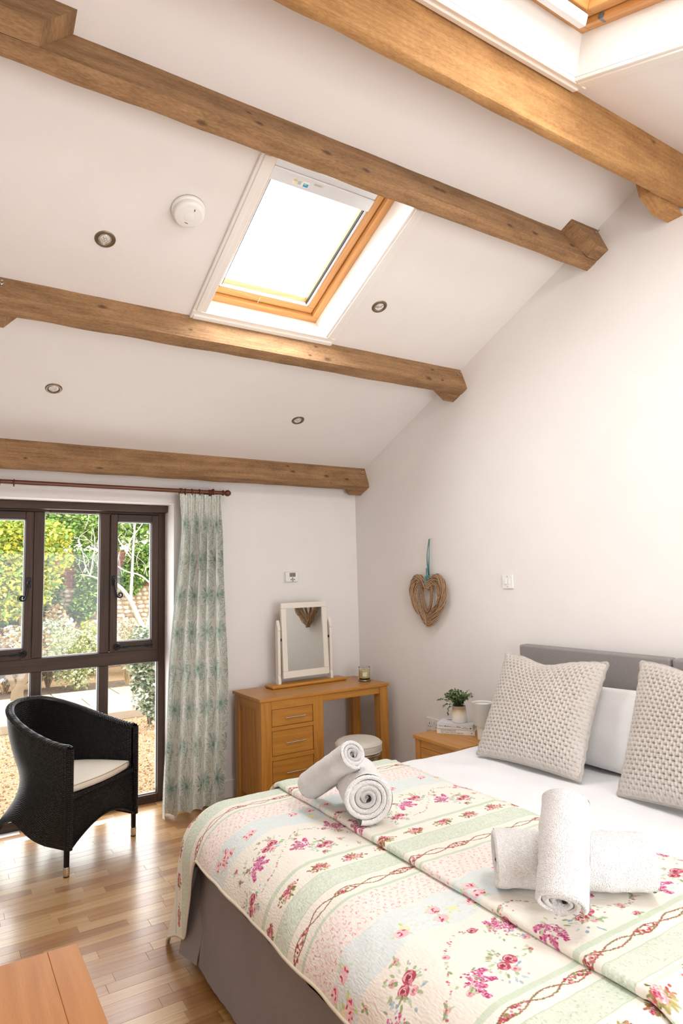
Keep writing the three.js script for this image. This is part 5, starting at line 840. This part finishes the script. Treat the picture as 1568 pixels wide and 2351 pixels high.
const branch = (o, name, pts, r0, mat) => { // tapering limb
  const cv = new THREE.CatmullRomCurve3(pts), g = new THREE.TubeGeometry(cv, 14, 1, 7), p = g.attributes.position, c = V(), v = V();
  for (let i = 0; i <= 14; i++) { cv.getPointAt(i / 14, c); const r = r0 * lerp(1, 0.45, i / 14); for (let j = 0; j <= 7; j++) { const k = i * 8 + j; v.fromBufferAttribute(p, k).sub(c).multiplyScalar(r).add(c); p.setXYZ(k, v.x, v.y, v.z); } }
  return part(o, name, g, mat);
};
{ // ivy on the wall, and the trees that overhang it
  const G1 = [0x6f9a3a, 0x8fb552, 0x517a2c, 0xa9c866, 0x3f6426], Y1 = [0xd9c93f, 0xe6d85e, 0xb9bb3c, 0xcfd05a, 0x9fb044];
  const iv = thing('ivy', 'green ivy hanging over the garden wall behind the pale tree', 'ivy'), b = [];
  const P = (px, py, z, r, ry, rz = 0.18) => { const p = at(px, py, z); b.push([p.x, p.y, p.z, r, ry ?? r, rz]); };
  P(205, 1360, WZ + 0.15, 0.3, 0.42); P(190, 1395, WZ + 0.15, 0.25, 0.3); P(215, 1310, WZ + 0.15, 0.35, 0.3); P(320, 1300, WZ + 0.15, 0.32, 0.42); P(300, 1330, WZ + 0.15, 0.25, 0.35); P(200, 1280, WZ + 0.2, 0.4, 0.15); P(340, 1270, WZ + 0.2, 0.4, 0.16);
  foliage(iv, 'ivy_leaves', b, 7000, 0.07, G1);
  const iv2 = thing('ivy', 'dark ivy clinging low on the garden wall beside the yellow shrub', 'ivy'); b.length = 0;
  P(110, 1420, WZ + 0.2, 0.5, 0.28); P(50, 1430, WZ + 0.2, 0.6, 0.4); P(20, 1400, WZ + 0.2, 0.5, 0.5); P(125, 1460, WZ + 0.2, 0.3, 0.25); P(110, 1350, WZ + 0.2, 0.3, 0.5);
  foliage(iv2, 'ivy_leaves', b, 6000, 0.07, [0x4d6f2c, 0x3c5a22, 0x6d8f3a, 0x2f4a1c]);
  const t1 = thing('evergreen_tree', 'bright green tree crown spreading over the garden wall', 'tree'); b.length = 0;
  for (const [px, py, r] of [[120, 1190, 0.8], [180, 1205, 0.7], [160, 1240, 0.6], [240, 1190, 0.8], [300, 1200, 0.7], [350, 1190, 0.7], [60, 1170, 0.9], [270, 1235, 0.5], [340, 1235, 0.5]]) P(px, py, WZ - 0.9, r, r * 0.7, 0.6);
  for (const [px, py, r] of [[100, 1130, 1.2], [250, 1130, 1.3], [400, 1130, 1.3], [0, 1120, 1.3]]) P(px, py, WZ - 1.8, r, r, 0.8);
  foliage(t1, 'crown', b, 26000, 0.09, [0x86b04a, 0xa5c860, 0x6a9438, 0xc0d980, 0x547c30]);
  branch(t1, 'trunk', [V(0.6, GY, WZ - 1.4), V(0.5, 1.6, WZ - 1.4), V(0.3, 3.4, WZ - 1.3)], 0.12, bark);
  const t2 = thing('golden_shrub', 'yellow leaved shrub filling the window side nearest the wicker armchair', 'shrub'); b.length = 0;
  for (const [px, py, r] of [[30, 1260, 0.45], [0, 1300, 0.5], [60, 1310, 0.4], [110, 1260, 0.35], [130, 1290, 0.28], [90, 1330, 0.35], [20, 1350, 0.4], [120, 1230, 0.35], [-40, 1330, 0.5], [-30, 1240, 0.5], [85, 1370, 0.25], [60, 1220, 0.4], [-60, 1400, 0.4], [20, 1400, 0.25]]) P(px, py, -7.3, r, r * 0.75, 0.3);
  foliage(t2, 'leaves', b, 9000, 0.075, Y1.concat([0x9cbc4a, 0x7fae55, 0xb5cf62]));
  for (const [px, py] of [[40, 1300], [100, 1280], [10, 1250], [80, 1360]]) branch(t2, 'stem', [at(45, 1545, -7.3), at(50, 1450, -7.3), at(px, py, -7.3)], 0.03, bark);
}
{ // pale leafless tree
  const o = thing('bare_tree', 'pale barked leafless tree in front of the flint wall', 'tree'), z = -7.0, L = (r, ...p) => branch(o, 'limb', p.map(([x, y, d = 0]) => at(x, y, z + d)), r, paleBark);
  L(0.06, [338, 1560], [336, 1490], [332, 1445]);
  L(0.055, [332, 1450], [318, 1420], [300, 1380], [278, 1350], [240, 1325]); L(0.035, [334, 1450], [345, 1410], [352, 1385], [375, 1350]); L(0.03, [345, 1460], [352, 1380], [354, 1290], [350, 1220]);
  L(0.03, [300, 1380], [303, 1320], [306, 1260], [310, 1200]); L(0.018, [352, 1345], [320, 1320], [290, 1312], [262, 1295], [236, 1280]); L(0.016, [225, 1328], [205, 1322], [186, 1319]); L(0.016, [240, 1326], [232, 1330], [214, 1323]);
  L(0.014, [300, 1280], [285, 1260], [270, 1235], [262, 1205]); L(0.014, [290, 1270], [300, 1240], [318, 1215], [335, 1190]); L(0.011, [207, 1322], [212, 1290], [218, 1250], [214, 1215]); L(0.01, [207, 1322], [196, 1300], [190, 1270], [178, 1240]);
  for (let i = 0; i < 46; i++) { const x = rr(180, 370), y = rr(1210, 1340); L(rr(0.004, 0.008), [x, y, rr(-0.3, 0.3)], [x + rr(-12, 12), y - rr(14, 24), rr(-0.3, 0.3)], [x + rr(-24, 24), y - rr(30, 56), rr(-0.3, 0.3)]); }
}
{ // shrubs in the bed and beside the window
  const shrub = (name, label, px, py, z, h, rad, n, size, cols, stems, barkM = bark, spread = 1) => {
    const base = at(px, py, z), o = thing(name, label, 'shrub', [base.x, GY + 0.03, z]), b = [];
    for (let i = 0; i < 7; i++) b.push([rr(-1, 1) * rad * 0.6, h * rr(0.28, 0.9), rr(-1, 1) * rad * 0.5, rad * rr(0.4, 0.65), h * rr(0.18, 0.3), rad * 0.5]);
    for (let i = 0; i < stems; i++) { const a = rnd() * 6.283, q = rad * spread * rr(0.4, 1); branch(o, 'stem', [V(rr(-0.03, 0.03), 0, rr(-0.03, 0.03)), V(Math.cos(a) * q * 0.35, h * 0.4, Math.sin(a) * q * 0.35), V(Math.cos(a) * q, h * rr(0.7, 1), Math.sin(a) * q)], rr(0.004, 0.009), barkM); }
    if (n) foliage(o, 'leaves', b, n, size, cols);
    return o;
  };
  const VG = [0xa9b79a, 0xdfe3d2, 0x7d9078, 0xc3cdb6, 0x637a62];
  for (const [px, z, h, r, n] of [[346, -3.2, 1.12, 0.34, 2600]]) shrub('variegated_shrub', 'grey and cream variegated shrub against the window jamb', px, 1660, z, h, r, n, 0.05, VG, 14);
  shrub('wispy_shrub', 'thin stemmed green shrub at the edge of the soil bed', 175, 1580, -6.3, 0.95, 0.5, 1800, 0.045, [0xb7c08a, 0x96a867, 0xd4d7b0], 46, std({ color: 0xa8a37a, roughness: 1 }));
  shrub('bare_shrub', 'leafless twiggy shrub growing from the dark soil', 292, 1600, -6.4, 0.9, 0.42, 500, 0.04, [0xc9b98f, 0xa99a6a], 40, std({ color: 0xb79f78, roughness: 1 }));
  shrub('sage_shrub', 'soft grey-green shrub low in front of the flint wall', 110, 1560, -6.95, 1.0, 0.5, 2600, 0.06, [0xb9c7a8, 0xd7dfc8, 0x93a684, 0xc8cfae], 20);
  shrub('dry_shrub', 'brown dry-leaved shrub with pale buds behind the centre pane', 118, 1560, -8.35, 1.15, 0.5, 2000, 0.07, [0xb98c56, 0xd0a878, 0x9a6f42, 0xd8c8a0, 0x8fa060], 22);
  shrub('dry_shrub', 'brown dry-leaved shrub beside the thick gnarled trunk', 10, 1580, -6.7, 1.1, 0.6, 2400, 0.07, [0xb98c56, 0xd8c8a0, 0x9a6f42, 0xd5dbc0, 0xe6e4d6], 22);
  shrub('yellow_shrub', 'small yellow-green rounded shrub at the foot of the flint wall', 212, 1540, -8.2, 0.95, 0.3, 1500, 0.06, [0xc6c84a, 0x9db040, 0xdcd96a], 12);
  shrub('cream_shrub', 'pale cream twiggy shrub under the leafless tree', 318, 1540, -7.9, 0.9, 0.55, 2400, 0.05, [0xe6dfc2, 0xcfc69f, 0xb8b48a, 0xf0ead6], 40, paleBark);
  const tr = thing('gnarled_trunk', 'thick gnarled brown trunk seen through the low pane', 'trunk'); branch(tr, 'trunk', [at(42, 1640, -5.6), at(40, 1590, -5.6), at(52, 1555, -5.6), at(50, 1500, -5.6)], 0.1, bark); branch(tr, 'limb', [at(42, 1590, -5.6), at(25, 1560, -5.6), at(12, 1520, -5.6)], 0.05, bark); branch(tr, 'limb', [at(48, 1575, -5.6), at(66, 1545, -5.6), at(74, 1500, -5.6)], 0.05, bark);
}
for (const o of scene.children) o.traverse((m) => { if (m.isMesh || m.isInstancedMesh) { m.castShadow = true; m.receiveShadow = true; } });
renderer.render(scene, camera);
